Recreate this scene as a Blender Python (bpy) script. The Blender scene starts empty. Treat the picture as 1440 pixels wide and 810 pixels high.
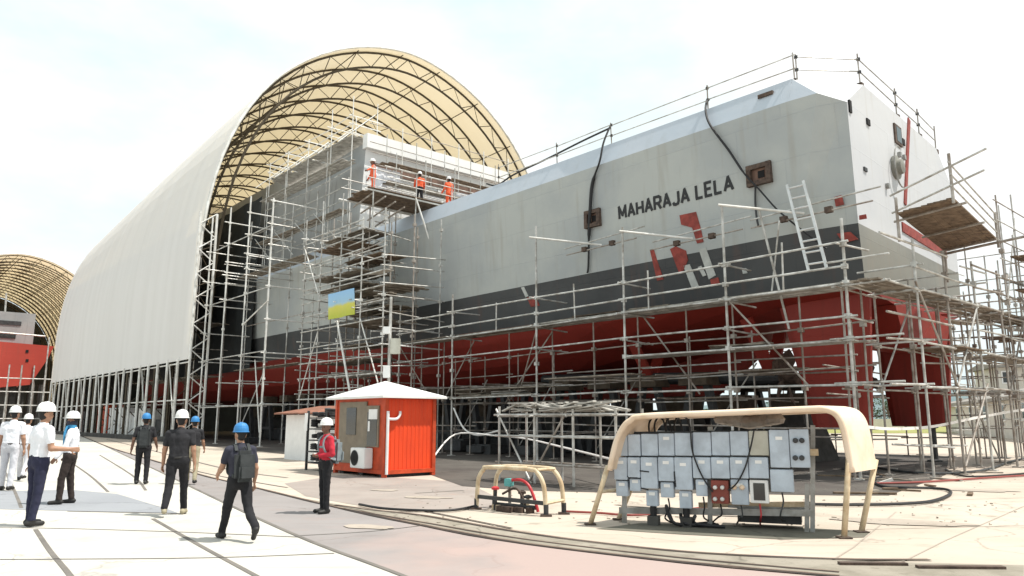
import bpy, bmesh, math, random
import numpy as np
from mathutils import Vector as V, Matrix, noise
random.seed(7)
R = math.radians
scene = bpy.context.scene
col = scene.collection

# ------------------------------------------------------------------ camera frame
FPX, PITCH, CAMH = 1060.0, R(9.9), 1.7
CAM = V((0, 0, CAMH))
FW = V((0, math.cos(PITCH), math.sin(PITCH)))
UP = V((0, -math.sin(PITCH), math.cos(PITCH)))
RT = V((1, 0, 0))
AX = V((-0.65829858, 0.75275692, 0))      # along the ship, towards the bow
BX = V((0.75275692, 0.65829858, 0))       # across the ship, towards the far side
S0 = V((11.12837235, 23.93991079, 0))     # near corner of the stern on the ground
def ray(u, v): return FW + (u - 720) / FPX * RT + (405 - v) / FPX * UP
def gp(u, v, z=0.0):
    d = ray(u, v); return CAM + d * ((z - CAMH) / d.z)
def on(u, v, P, n):
    d = ray(u, v); return CAM + d * ((V(P) - CAM).dot(n) / d.dot(n))
def W(a, b, z): return S0 + AX * a + BX * b + V((0, 0, z))
def ab(P): q = V(P) - S0; return q.dot(AX), q.dot(BX)
def on_b(u, v, b): return on(u, v, S0 + BX * b, BX)
def on_a(u, v, a): return on(u, v, S0 + AX * a, AX)

# ------------------------------------------------------------------ materials
def mat(name, c, rough=.7, metal=0., var=.12, scale=3., bump=0., bscale=None, c2=None, stretch=(1, 1, 1), spec=.4, lo=.35, hi=.65, detail=6):
    m = bpy.data.materials.new(name); m.use_nodes = True
    nt = m.node_tree; n = nt.nodes; L = nt.links; p = n['Principled BSDF']
    p.inputs['Roughness'].default_value = rough; p.inputs['Metallic'].default_value = metal
    p.inputs['Specular IOR Level'].default_value = spec
    g = n.new('ShaderNodeNewGeometry'); mp = n.new('ShaderNodeMapping'); mp.inputs['Scale'].default_value = stretch
    L.new(g.outputs['Position'], mp.inputs['Vector'])
    t = n.new('ShaderNodeTexNoise'); t.inputs['Scale'].default_value = scale; t.inputs['Detail'].default_value = detail; t.inputs['Roughness'].default_value = .62
    L.new(mp.outputs[0], t.inputs['Vector'])
    r = n.new('ShaderNodeValToRGB'); r.color_ramp.elements[0].position = lo; r.color_ramp.elements[1].position = hi
    if c2 is None: c2 = tuple(x * (1 - var * 2) for x in c)
    r.color_ramp.elements[0].color = (*c2, 1); r.color_ramp.elements[1].color = (*c, 1)
    L.new(t.outputs['Fac'], r.inputs['Fac']); L.new(r.outputs['Color'], p.inputs['Base Color'])
    if bump:
        t2 = n.new('ShaderNodeTexNoise'); t2.inputs['Scale'].default_value = bscale or scale * 6; t2.inputs['Detail'].default_value = 5
        L.new(mp.outputs[0], t2.inputs['Vector'])
        b = n.new('ShaderNodeBump'); b.inputs['Strength'].default_value = bump; b.inputs['Distance'].default_value = .02
        L.new(t2.outputs['Fac'], b.inputs['Height']); L.new(b.outputs[0], p.inputs['Normal'])
    return m

def hull_mat(name, c, c2, stain, rough=.55):
    """painted steel: plate-to-plate tone, rectangular repaint patches, vertical runs"""
    m = bpy.data.materials.new(name); m.use_nodes = True
    nt = m.node_tree; n = nt.nodes; L = nt.links; p = n['Principled BSDF']; p.inputs['Roughness'].default_value = rough
    p.inputs['Specular IOR Level'].default_value = .3
    g = n.new('ShaderNodeNewGeometry')
    def dot(vec):
        d = n.new('ShaderNodeVectorMath'); d.operation = 'DOT_PRODUCT'; d.inputs[1].default_value = vec; L.new(g.outputs['Position'], d.inputs[0]); return d.outputs['Value']
    sx = n.new('ShaderNodeCombineXYZ'); L.new(dot((AX.x, AX.y, 0)), sx.inputs[0]); L.new(dot((0, 0, 1)), sx.inputs[1]); L.new(dot((BX.x, BX.y, 0)), sx.inputs[2])
    br = n.new('ShaderNodeTexBrick'); br.inputs['Scale'].default_value = 1; br.inputs['Brick Width'].default_value = 3.7; br.inputs['Row Height'].default_value = 1.55
    br.inputs['Mortar Size'].default_value = .018; br.inputs['Color1'].default_value = (.25, .25, .25, 1); br.inputs['Color2'].default_value = (.8, .8, .8, 1); br.inputs['Mortar'].default_value = (.0, .0, .0, 1)
    L.new(sx.outputs[0], br.inputs['Vector'])
    t = n.new('ShaderNodeTexNoise'); t.inputs['Scale'].default_value = .22; t.inputs['Detail'].default_value = 7; t.inputs['Roughness'].default_value = .6
    L.new(sx.outputs[0], t.inputs['Vector'])
    mp = n.new('ShaderNodeMapping'); mp.inputs['Scale'].default_value = (2.2, .16, 2.2); L.new(sx.outputs[0], mp.inputs['Vector'])
    t2 = n.new('ShaderNodeTexNoise'); t2.inputs['Scale'].default_value = 1.3; t2.inputs['Detail'].default_value = 6; L.new(mp.outputs[0], t2.inputs['Vector'])
    mix = n.new('ShaderNodeMix'); mix.data_type = 'RGBA'; mix.inputs['A'].default_value = (*c, 1); mix.inputs['B'].default_value = (*c2, 1)
    add = n.new('ShaderNodeMath'); add.operation = 'MULTIPLY_ADD'; L.new(br.outputs['Color'], add.inputs[0]); add.inputs[1].default_value = .5
    rr = n.new('ShaderNodeMapRange'); rr.inputs['From Min'].default_value = .4; rr.inputs['From Max'].default_value = .62; L.new(t.outputs['Fac'], rr.inputs[0])
    L.new(rr.outputs[0], add.inputs[2]); L.new(add.outputs[0], mix.inputs['Factor'])
    mix2 = n.new('ShaderNodeMix'); mix2.data_type = 'RGBA'; L.new(mix.outputs['Result'], mix2.inputs['A']); mix2.inputs['B'].default_value = (*stain, 1)
    r2 = n.new('ShaderNodeMapRange'); r2.inputs['From Min'].default_value = .56; r2.inputs['From Max'].default_value = .78; r2.inputs['To Max'].default_value = .55; L.new(t2.outputs['Fac'], r2.inputs[0])
    L.new(r2.outputs[0], mix2.inputs['Factor']); L.new(mix2.outputs['Result'], p.inputs['Base Color'])
    bs_ = n.new('ShaderNodeBump'); bs_.inputs['Strength'].default_value = .5; bs_.inputs['Distance'].default_value = .012; L.new(br.outputs['Fac'], bs_.inputs['Height'])
    b = n.new('ShaderNodeBump'); b.inputs['Strength'].default_value = .35; b.inputs['Distance'].default_value = .05; L.new(bs_.outputs[0], b.inputs['Normal'])
    t3 = n.new('ShaderNodeTexNoise'); t3.inputs['Scale'].default_value = .9; t3.inputs['Detail'].default_value = 2; L.new(sx.outputs[0], t3.inputs['Vector'])
    L.new(t3.outputs['Fac'], b.inputs['Height']); L.new(b.outputs[0], p.inputs['Normal'])
    return m

M = {}
M['tube'] = mat('galvanised_tube', (.60, .60, .58), .45, .25, c2=(.27, .25, .22), scale=2.2)
M['tube_old'] = mat('rusty_tube', (.40, .375, .345), .6, .1, c2=(.19, .15, .12), scale=2.5)
M['tube_white'] = mat('white_painted_steel', (.78, .78, .76), .5, 0, c2=(.55, .53, .49), scale=1.5)
M['plank'] = mat('weathered_plank', (.33, .29, .24), .85, 0, c2=(.12, .095, .07), scale=2.5, bump=.5)
M['plank_pale'] = mat('pale_plank', (.50, .48, .44), .85, 0, c2=(.25, .235, .21), scale=2.5, bump=.4)
M['plank_brown'] = mat('brown_plank', (.21, .15, .10), .85, 0, c2=(.075, .05, .033), scale=3.5, bump=.5)
M['hull'] = hull_mat('hull_grey', (.315, .335, .345), (.40, .415, .40), (.30, .285, .25))
M['hull_edge'] = hull_mat('hull_skylit_grey', (.42, .475, .54), (.45, .49, .545), (.38, .41, .44))  # sky light on the sloping strip put into a lighter, bluer colour
M['boot'] = hull_mat('boot_black', (.035, .037, .04), (.06, .062, .064), (.10, .06, .05))
M['red'] = hull_mat('antifouling_red', (.28, .033, .022), (.23, .028, .02), (.13, .03, .02))
M['transom'] = hull_mat('transom_sunlit_grey', (.47, .48, .505), (.51, .515, .53), (.40, .38, .35))  # sunlit brightness of the stern and corner facet put into the colour
M['transom_low'] = hull_mat('transom_low_shaded_grey', (.17, .168, .155), (.22, .215, .19), (.25, .2, .16))
M['deck'] = mat('deck_grey', (.4, .4, .39), .8)
M['primer'] = mat('red_primer', (.30, .052, .04), .7, var=.22, scale=4)
M['letter'] = mat('black_lettering', (.02, .02, .022), .6, var=.05)
M['ship_red'] = hull_mat('second_hull_red', (.46, .06, .04), (.38, .05, .035), (.25, .06, .04))
M['rust'] = mat('rusty_steel', (.115, .08, .062), .85, 0, c2=(.045, .03, .024), scale=6, bump=.4)
M['black'] = mat('black_rubber', (.018, .018, .02), .6, var=.15)
M['dark'] = mat('dark_steel', (.06, .062, .065), .6, .2, var=.25)
M['hole'] = mat('dark_opening', (.008, .008, .009), .9, var=0)
M['hullpatch'] = mat('pale_filler', (.47, .48, .46), .7, var=.1)
M['ss'] = hull_mat('superstructure_shaded_grey', (.25, .26, .265), (.31, .315, .31), (.12, .11, .10))
M['ss_white'] = hull_mat('superstructure_sunlit_white', (.66, .66, .66), (.72, .72, .71), (.5, .46, .41))
M['brownbeam'] = mat('brown_primer', (.20, .12, .09), .8, var=.25, scale=2)
M['truss'] = mat('truss_steel', (.075, .058, .036), .6, .2, var=.2)
M['orange'] = mat('orange_paint', (.80, .068, .012), .55, c2=(.66, .058, .014), scale=2.2, stretch=(2, 2, .35))
M['dorange'] = mat('deeper_orange_paint', (.55, .07, .02), .6, var=.15, scale=5)
M['roofwhite'] = mat('white_roof', (.80, .80, .78), .5, var=.06)
M['khaki'] = mat('khaki_panel', (.23, .19, .14), .7, var=.12)
M['glass'] = mat('dark_glass', (.03, .035, .035), .1, var=.1, spec=.6)
M['white'] = mat('white_plastic', (.78, .78, .77), .5, var=.05)
M['rustroof'] = mat('rusty_roof', (.30, .13, .085), .85, c2=(.16, .075, .05), scale=3)
M['canopy'] = mat('cream_steel', (.74, .60, .47), .5, c2=(.62, .47, .33), scale=2.2, lo=.3, hi=.55)
M['box'] = mat('grey_blue_enclosure', (.47, .54, .62), .5, c2=(.36, .41, .47), scale=4)
M['box_old'] = mat('aged_enclosure', (.50, .50, .44), .5, c2=(.40, .39, .33), scale=3)
M['steelgrey'] = mat('grey_channel', (.34, .34, .33), .5, .3, c2=(.22, .21, .19), scale=5)
M['brick_red'] = mat('brown_red_socket', (.22, .05, .035), .6, var=.1)
M['redpaint'] = mat('red_pipe', (.5, .03, .04), .5, var=.1)
M['teal'] = mat('teal_valve', (.12, .42, .42), .5, var=.1)
M['cream_tube'] = mat('cream_pipe', (.66, .56, .40), .55, c2=(.45, .33, .2), scale=4)
M['concrete'] = mat('block_concrete', (.09, .087, .08), .9, c2=(.04, .038, .035), scale=1.5, bump=.4)
M['timber'] = mat('block_timber', (.11, .085, .06), .9, c2=(.05, .037, .027), scale=2)
M['wall_cream'] = mat('cream_wall', (.64, .61, .55), .8, c2=(.55, .51, .45), scale=.6)
M['roof_grey'] = mat('grey_roof', (.28, .26, .235), .8, var=.15)
M['tree'] = mat('tree_leaves', (.06, .10, .035), .8, c2=(.03, .055, .02), scale=1.2)
M['bark'] = mat('tree_bark', (.12, .09, .06), .9)
M['tape'] = mat('white_tape', (.80, .77, .74), .6, var=.04)
M['hose_white'] = mat('white_hose', (.72, .71, .69), .5, var=.05)
M['hose_red'] = mat('red_hose', (.28, .06, .05), .6, var=.1)
M['skin'] = mat('skin', (.36, .20, .13), .6, var=.04)
M['skin_dark'] = mat('dark_skin', (.17, .09, .06), .6, var=.04)
M['hair'] = mat('black_hair', (.012, .011, .011), .7, var=0)
M['shirt_white'] = mat('white_shirt', (.76, .77, .82), .9, var=.06, scale=7, bump=.5, bscale=9)
M['shirt_black'] = mat('black_shirt', (.022, .022, .026), .9, var=.15, scale=7, bump=.5, bscale=9)
M['shirt_navy'] = mat('navy_shirt', (.035, .036, .055), .9, var=.15, scale=7, bump=.5, bscale=9)
M['trousers_black'] = mat('black_trousers', (.014, .014, .017), .9, var=.15, scale=7, bump=.5, bscale=9)
M['trousers_navy'] = mat('navy_trousers', (.022, .024, .055), .9, var=.15, scale=7, bump=.5, bscale=9)
M['trousers_grey'] = mat('pale_grey_trousers', (.58, .58, .62), .9, var=.1, scale=7, bump=.5, bscale=9)
M['trousers_brown'] = mat('dark_brown_trousers', (.035, .025, .022), .9, var=.15, scale=7, bump=.5, bscale=9)
M['coverall'] = mat('orange_coverall', (.82, .13, .05), .9, var=.08, scale=7, bump=.4, bscale=9)
M['jacket'] = mat('red_jacket', (.55, .03, .055), .9, c2=(.40, .02, .035), scale=7, bump=.5, bscale=9)
M['shoe'] = mat('black_shoe', (.02, .019, .018), .6, var=.1)
M['boot_tan'] = mat('tan_boot', (.36, .32, .22), .8, var=.1)
M['helmet_white'] = mat('white_helmet', (.74, .74, .73), .5, var=.02)
M['helmet_blue'] = mat('blue_helmet', (.035, .20, .47), .5, var=.04)
M['bag'] = mat('charcoal_bag', (.04, .045, .047), .8, var=.2, scale=8)
M['bag_grey'] = mat('grey_bag', (.25, .29, .31), .8, var=.15, scale=8)
M['scarf'] = mat('blue_scarf', (.05, .27, .50), .9, var=.2, scale=9)
M['earth'] = mat('far_machine', (.55, .16, .05), .6, var=.2)
M['hill'] = mat('wooded_hill', (.16, .21, .22), .95, c2=(.11, .16, .17), scale=.01)
M['shade_sheet'] = mat('dark_shade_sheet', (.035, .04, .042), .9, var=.2, scale=.7)
M['aluminium'] = mat('aluminium', (.66, .66, .65), .4, .4, var=.1)

def fabric_mat():
    m = bpy.data.materials.new('shelter_fabric'); m.use_nodes = True
    nt = m.node_tree; n = nt.nodes; L = nt.links; n.remove(n['Principled BSDF']); out = n['Material Output']
    g = n.new('ShaderNodeNewGeometry')
    dd = n.new('ShaderNodeVectorMath'); dd.operation = 'DOT_PRODUCT'; dd.inputs[1].default_value = AX; L.new(g.outputs['Position'], dd.inputs[0])
    dz = n.new('ShaderNodeVectorMath'); dz.operation = 'DOT_PRODUCT'; dz.inputs[1].default_value = (0, 0, 1); L.new(g.outputs['Position'], dz.inputs[0])
    cx = n.new('ShaderNodeCombineXYZ'); L.new(dd.outputs['Value'], cx.inputs[0])
    mz = n.new('ShaderNodeMath'); mz.operation = 'MULTIPLY'; mz.inputs[1].default_value = .07; L.new(dz.outputs['Value'], mz.inputs[0]); L.new(mz.outputs[0], cx.inputs[2])
    t = n.new('ShaderNodeTexNoise'); t.inputs['Scale'].default_value = .8; t.inputs['Detail'].default_value = 5; L.new(cx.outputs[0], t.inputs['Vector'])
    r = n.new('ShaderNodeValToRGB'); r.color_ramp.elements[0].position = .3; r.color_ramp.elements[1].position = .65
    r.color_ramp.elements[0].color = (.88, .86, .84, 1); r.color_ramp.elements[1].color = (.94, .92, .905, 1); L.new(t.outputs['Fac'], r.inputs[0])
    d = n.new('ShaderNodeBsdfDiffuse'); L.new(r.outputs[0], d.inputs['Color'])
    tr = n.new('ShaderNodeBsdfTranslucent'); tr.inputs['Color'].default_value = (.74, .60, .36, 1)
    ms = n.new('ShaderNodeMixShader'); ms.inputs[0].default_value = .32
    L.new(d.outputs[0], ms.inputs[1]); L.new(tr.outputs[0], ms.inputs[2]); L.new(ms.outputs[0], out.inputs['Surface'])
    return m
M['fabric'] = fabric_mat()

# ------------------------------------------------------------------ object helpers
def tag(o, label=None, cat=None, group=None, kind=None):
    if label: o['label'] = label
    if cat: o['category'] = cat
    if group: o['group'] = group
    if kind: o['kind'] = kind
    return o
def thing(name, loc, label, cat, group=None):
    o = bpy.data.objects.new(name, None); o.empty_display_size = .3; o.location = V(loc); col.objects.link(o)
    return tag(o, label, cat, group)
def base_of(o):
    p = V((0, 0, 0))
    while o is not None: p = p + o.location; o = o.parent
    return p
class MB:
    def __init__(s): s.v = []; s.f = []; s.m = []
    def add(s, vs, fs, mi=0):
        o = len(s.v); s.v += [V(x) for x in vs]; s.f += [tuple(o + i for i in f) for f in fs]; s.m += [mi] * len(fs); return s
    def quad(s, *p, mi=0): return s.add(p, [tuple(range(len(p)))], mi)
    def hexa(s, b, t, mi=0):
        """b, t: four corners each (same order)"""
        return s.add(list(b) + list(t), [(3, 2, 1, 0), (4, 5, 6, 7)] + [(i, (i + 1) % 4, 4 + (i + 1) % 4, 4 + i) for i in range(4)], mi)
    def box(s, c, x, y, z, mi=0):
        """c centre, x y z half-extent vectors"""
        c, x, y, z = V(c), V(x), V(y), V(z)
        return s.hexa([c - x - y - z, c + x - y - z, c + x + y - z, c - x + y - z], [c - x - y + z, c + x - y + z, c + x + y + z, c - x + y + z], mi)
    def bar(s, p, q, w, h, up=V((0, 0, 1)), mi=0):
        p, q = V(p), V(q); d = (q - p); ln = d.length; d = d / ln
        x = d.cross(up)
        if x.length < 1e-4: x = d.cross(V((1, 0, 0)))
        x.normalize(); y = x.cross(d)
        return s.box((p + q) / 2, d * ln / 2, x * w / 2, y * h / 2, mi)
    def tube(s, pts, r, n=8, mi=0, caps=True):
        pts = [V(p) for p in pts]; rs = r if isinstance(r, (list, tuple)) else [r] * len(pts)
        rings = []; prev = None
        for i, p in enumerate(pts):
            d = (pts[min(i + 1, len(pts) - 1)] - pts[max(i - 1, 0)]).normalized()
            if prev is None:
                x = d.cross(V((0, 0, 1)))
                if x.length < 1e-3: x = d.cross(V((1, 0, 0)))
            else: x = prev - d * prev.dot(d)
            x.normalize(); prev = x; y = d.cross(x)
            rings.append([p + (x * math.cos(t * 2 * math.pi / n) + y * math.sin(t * 2 * math.pi / n)) * rs[i] for t in range(n)])
        o = [q for rg in rings for q in rg]; fs = []
        for i in range(len(pts) - 1):
            for k in range(n): fs.append((i * n + k, i * n + (k + 1) % n, (i + 1) * n + (k + 1) % n, (i + 1) * n + k))
        if caps: fs.append(tuple(range(n - 1, -1, -1))); fs.append(tuple((len(pts) - 1) * n + k for k in range(n)))
        return s.add(o, fs, mi)
    def lathe(s, c, prof, n=16, mi=0, sx=1, sy=1, ax=V((1, 0, 0)), ay=V((0, 1, 0)), az=V((0, 0, 1))):
        o = []
        for r_, z in prof:
            for k in range(n):
                t = k * 2 * math.pi / n; o.append(V(c) + ax * (r_ * sx * math.cos(t)) + ay * (r_ * sy * math.sin(t)) + az * z)
        fs = []
        for i in range(len(prof) - 1):
            for k in range(n): fs.append((i * n + k, i * n + (k + 1) % n, (i + 1) * n + (k + 1) % n, (i + 1) * n + k))
        fs.append(tuple(range(n - 1, -1, -1))); fs.append(tuple((len(prof) - 1) * n + k for k in range(n)))
        return s.add(o, fs, mi)
    def build(s, name, mats, parent=None, smooth=False, bevel=0, label=None, kind=None):
        me = bpy.data.meshes.new(name); off = base_of(parent) if parent else V((0, 0, 0))
        me.from_pydata([tuple(p - off) for p in s.v], [], s.f)
        mats = mats if isinstance(mats, (list, tuple)) else [mats]
        for m in mats: me.materials.append(M[m] if isinstance(m, str) else m)
        if len(mats) > 1: me.polygons.foreach_set('material_index', s.m)
        bm = bmesh.new(); bm.from_mesh(me); bmesh.ops.recalc_face_normals(bm, faces=bm.faces)
        if bevel: bmesh.ops.bevel(bm, geom=list(bm.edges), offset=bevel, segments=2, affect='EDGES', clamp_overlap=True)
        bm.to_mesh(me); bm.free()
        if smooth: me.polygons.foreach_set('use_smooth', [True] * len(me.polygons))
        me.update()
        o = bpy.data.objects.new(name, me); col.objects.link(o)
        if parent: o.parent = parent
        if label: o['label'] = label
        if kind: o['kind'] = kind
        return o
def single(name, mb, m, label, cat, group=None, **k):
    """a thing that is one mesh, its origin at its own place"""
    c = sum(mb.v, V((0, 0, 0))) / len(mb.v); c.z = min(p.z for p in mb.v)
    for i, p in enumerate(mb.v): mb.v[i] = p - c
    o = mb.build(name, m, **k); o.location = c
    return tag(o, label, cat, group)
def copy_tree(o, loc, rz=0, parent=None):
    c = o.copy(); col.objects.link(c)
    if parent is None: c.location = loc; c.rotation_euler = (0, 0, rz)
    else: c.parent = parent
    for ch in list(o.children): copy_tree(ch, None, 0, c)
    return c
def smoothpath(pts, k=6):
    pts = [V(p) for p in pts]; out = []
    for i in range(len(pts) - 1):
        p0, p1, p2, p3 = pts[max(i - 1, 0)], pts[i], pts[i + 1], pts[min(i + 2, len(pts) - 1)]
        for j in range(k):
            t = j / k
            out.append(.5 * ((2 * p1) + (p2 - p0) * t + (2 * p0 - 5 * p1 + 4 * p2 - p3) * t * t + (3 * p1 - p0 - 3 * p2 + p3) * t ** 3))
    return out + [pts[-1]]
rnd = random.uniform; rndi = random.randint

# ------------------------------------------------------------------ ground
def ground_mat(name, c, c2, c3, s1, s2, rough=.85, crack=True, pink=None):
    m = bpy.data.materials.new(name); m.use_nodes = True
    nt = m.node_tree; n = nt.nodes; L = nt.links; p = n['Principled BSDF']; p.inputs['Roughness'].default_value = rough; p.inputs['Specular IOR Level'].default_value = .25
    g = n.new('ShaderNodeNewGeometry')
    def ns(sc, det=8): 
        t = n.new('ShaderNodeTexNoise'); t.inputs['Scale'].default_value = sc; t.inputs['Detail'].default_value = det; t.inputs['Roughness'].default_value = .65; L.new(g.outputs['Position'], t.inputs['Vector']); return t.outputs['Fac']
    def mr(x, a_, b_, to=1.):
        r = n.new('ShaderNodeMapRange'); r.inputs['From Min'].default_value = a_; r.inputs['From Max'].default_value = b_; r.inputs['To Max'].default_value = to; L.new(x, r.inputs[0]); return r.outputs[0]
    def mx(A, B, f):
        k = n.new('ShaderNodeMix'); k.data_type = 'RGBA'
        for nm, x in (('A', A), ('B', B)):
            if isinstance(x, tuple): k.inputs[nm].default_value = (*x, 1)
            else: L.new(x, k.inputs[nm])
        L.new(f, k.inputs['Factor']); return k.outputs['Result']
    x = mx(c, c2, mr(ns(s1), .42, .64)); x = mx(x, c3, mr(ns(s2), .55, .74, .75))
    mp = n.new('ShaderNodeMapping'); mp.inputs['Rotation'].default_value = (0, 0, -1.05); mp.inputs['Scale'].default_value = (.22, 2.4, 1); L.new(g.outputs['Position'], mp.inputs['Vector'])
    ts = n.new('ShaderNodeTexNoise'); ts.inputs['Scale'].default_value = 1.1; ts.inputs['Detail'].default_value = 7; ts.inputs['Roughness'].default_value = .7; L.new(mp.outputs[0], ts.inputs['Vector'])
    x = mx(x, tuple(v * .72 for v in c3), mr(ts.outputs['Fac'], .57, .75, .55))
    x = mx(x, tuple(v * .6 for v in c3), mr(ns(14, 3), .66, .76, .5))
    vo = n.new('ShaderNodeTexVoronoi'); vo.feature = 'DISTANCE_TO_EDGE'; vo.inputs['Scale'].default_value = .23
    wv = n.new('ShaderNodeTexNoise'); wv.inputs['Scale'].default_value = .9; wv.inputs['Detail'].default_value = 5; L.new(g.outputs['Position'], wv.inputs['Vector'])
    ad = n.new('ShaderNodeVectorMath'); ad.operation = 'MULTIPLY_ADD'; L.new(wv.outputs['Color'], ad.inputs[0]); ad.inputs[1].default_value = (1.6, 1.6, 1.6); L.new(g.outputs['Position'], ad.inputs[2]); L.new(ad.outputs[0], vo.inputs['Vector'])
    x = mx(x, tuple(v * .5 for v in c3), mr(vo.outputs['Distance'], .008, .002, .4 if crack else 0))
    if pink:
        dx = n.new('ShaderNodeSeparateXYZ'); L.new(g.outputs['Position'], dx.inputs[0])
        m1 = n.new('ShaderNodeMath'); m1.operation = 'MULTIPLY_ADD'; m1.inputs[1].default_value = 4.5; L.new(wv.outputs['Fac'], m1.inputs[0]); L.new(dx.outputs['X'], m1.inputs[2])
        x = mx(x, pink, mr(m1.outputs[0], -.2, 2.2, .85))
    L.new(x, p.inputs['Base Color'])
    b = n.new('ShaderNodeBump'); b.inputs['Strength'].default_value = .35; b.inputs['Distance'].default_value = .01; L.new(ns(9), b.inputs['Height']); L.new(b.outputs[0], p.inputs['Normal'])
    return m
M['yard'] = ground_mat('yard_concrete', (.48, .415, .35), (.41, .355, .295), (.29, .245, .195), .25, .9)
M['slab'] = ground_mat('pale_slab', (.50, .48, .44), (.45, .43, .39), (.36, .335, .29), .3, 1.1)
M['road'] = ground_mat('worn_road', (.265, .245, .24), (.225, .205, .20), (.29, .225, .205), .35, 1.3, pink=(.37, .28, .255))
M['pink'] = ground_mat('pink_worn_road', (.40, .285, .25), (.35, .25, .225), (.27, .205, .185), .5, 1.7)
M['plateg'] = ground_mat('grey_plate', (.31, .27, .245), (.26, .225, .205), (.34, .255, .22), .5, 1.7)
M['patchg'] = ground_mat('blue_grey_plate', (.27, .28, .30), (.25, .26, .28), (.22, .23, .245), .5, 1.7)
M['ballast'] = ground_mat('track_concrete', (.29, .26, .215), (.21, .188, .15), (.12, .105, .082), 1.4, 4)
M['joint'] = ground_mat('dark_joint', (.17, .155, .14), (.13, .12, .11), (.22, .19, .16), 1, 3)
M['slot'] = ground_mat('rail_slot', (.035, .028, .025), (.05, .038, .03), (.09, .06, .045), 1, 3)
M['railsteel'] = ground_mat('rail_steel', (.16, .11, .085), (.22, .17, .13), (.08, .06, .05), 1, 3, .5)
M['grass'] = ground_mat('dry_grass', (.22, .23, .07), (.30, .28, .10), (.13, .15, .05), .3, 1.1)
M['faint_joint'] = ground_mat('faint_joint', (.38, .33, .28), (.33, .285, .24), (.26, .22, .18), 1, 3)
M['canopy_shade'] = ground_mat('canopy_shadow_ground', (.13, .125, .10), (.17, .16, .13), (.09, .085, .07), 1.2, 3)
M['shaded_floor'] = ground_mat('shaded_dock_floor', (.10, .09, .08), (.07, .06, .055), (.045, .04, .035), .35, 1.2)

def sheet(name, pts, m, z, thick=None):
    mb = MB(); mb.quad(*[V((p[0], p[1], z)) for p in pts]); return tag(mb.build(name, m), kind='structure')
def strip(name, left, right, m, z):
    mb = MB()
    for i in range(len(left) - 1):
        a_, b_, c_, d_ = left[i], left[i + 1], right[i + 1], right[i]
        mb.quad(*[V((p[0], p[1], z)) for p in (a_, b_, c_, d_)])
    return tag(mb.build(name, m), kind='structure')
def resample(pts, n=40):
    pts = [V(p) for p in pts]; d = [0]
    for i in range(1, len(pts)): d.append(d[-1] + (pts[i] - pts[i - 1]).length)
    out = []; j = 0
    for k in range(n + 1):
        s_ = d[-1] * k / n
        while j < len(pts) - 2 and d[j + 1] < s_: j += 1
        out.append(pts[j].lerp(pts[j + 1], (s_ - d[j]) / max(d[j + 1] - d[j], 1e-6)))
    return out
def offset_path(path, w):
    l, r_ = [], []
    for i, p in enumerate(path):
        d = (path[min(i + 1, len(path) - 1)] - path[max(i - 1, 0)]).normalized(); nrm = V((d.y, -d.x, 0))
        l.append(p - nrm * w / 2); r_.append(p + nrm * w / 2)
    return l, r_
def line_strip(name, path, w, m, z):
    l, r_ = offset_path(path, w); return strip(name, l, r_, m, z)

mb = MB(); G = 6000
mb.quad((-G, -60, 0), (G, -60, 0), (G, G, 0), (-G, G, 0)); tag(mb.build('ground', 'yard'), kind='structure')
L1 = smoothpath([gp(*p) for p in [(95, 606), (120, 615), (200, 652), (300, 700), (420, 755), (560, 808), (760, 890), (1000, 1000)]], 8)
L2 = smoothpath([gp(*p) for p in [(88, 604), (150, 627), (215, 647), (280, 667), (360, 686), (470, 713), (590, 738), (720, 762), (860, 780), (1000, 795), (1180, 811), (1440, 830)]], 8)
K = smoothpath([gp(*p) for p in [(96, 601), (111, 602.5), (160, 614), (222, 630), (300, 650)]], 6)
nseg = 60
l1, l2 = resample(L1, nseg), resample(L2, nseg)
left_edge = [p + V((-60, -10, 0)) for p in l1]
strip('pale_pavement', left_edge, l1, 'slab', .004)
strip('road', l1, l2, 'road', .004)
# pink worn end of the road
strip('road_patch', [p for p in l1[44:]], [p for p in l2[33:50]], 'pink', .008) if False else None
pl = [gp(*p) for p in [(470, 770), (600, 741), (720, 766), (860, 784), (1000, 799), (1180, 815), (1180, 900), (760, 886), (560, 806)]]

line_strip('pavement_joint', L1, .07, 'joint', .012)
for pts in ([(215, 730), (285, 770), (355, 808), (420, 845)], [(50, 745), (70, 775), (100, 812), (120, 850)], [(96, 648), (125, 668), (152, 692)], [(140, 640), (185, 668), (205, 690)], [(8, 665), (20, 690), (30, 715)]):
    line_strip('pavement_joint', smoothpath([gp(*p) for p in pts], 4), .065, 'joint', .010)
for pts in ([(-200, 742), (45, 743), (230, 748), (330, 752), (420, 756)], [(-200, 788), (100, 787), (300, 785), (470, 779)], [(420, 754), (520, 748), (590, 740)]):
    line_strip('pavement_joint', smoothpath([gp(*p) for p in pts], 4), .035, 'joint', .010)
sheet('pavement_patch', [gp(*p) for p in [(-60, 693), (0, 691), (100, 689), (165, 695), (235, 716), (250, 722), (100, 719), (-60, 715)]], 'patchg', .008)
line_strip('pavement_joint', [gp(*p) for p in [(95, 719.5), (170, 721), (262, 723)]], .05, 'slot', .012)
# plates beyond the rails
sheet('ground_plate', [gp(*p) for p in [(480, 668), (560, 672), (655, 678), (700, 700), (690, 716), (590, 719), (510, 712), (430, 698), (400, 680)]], 'plateg', .004)
line_strip('ground_joint', [gp(*p) for p in [(560, 720), (620, 719), (672, 714)]], .05, 'slot', .008)
line_strip('ground_joint', [gp(*p) for p in [(584, 694), (652, 690)]], .10, 'joint', .008)
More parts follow.
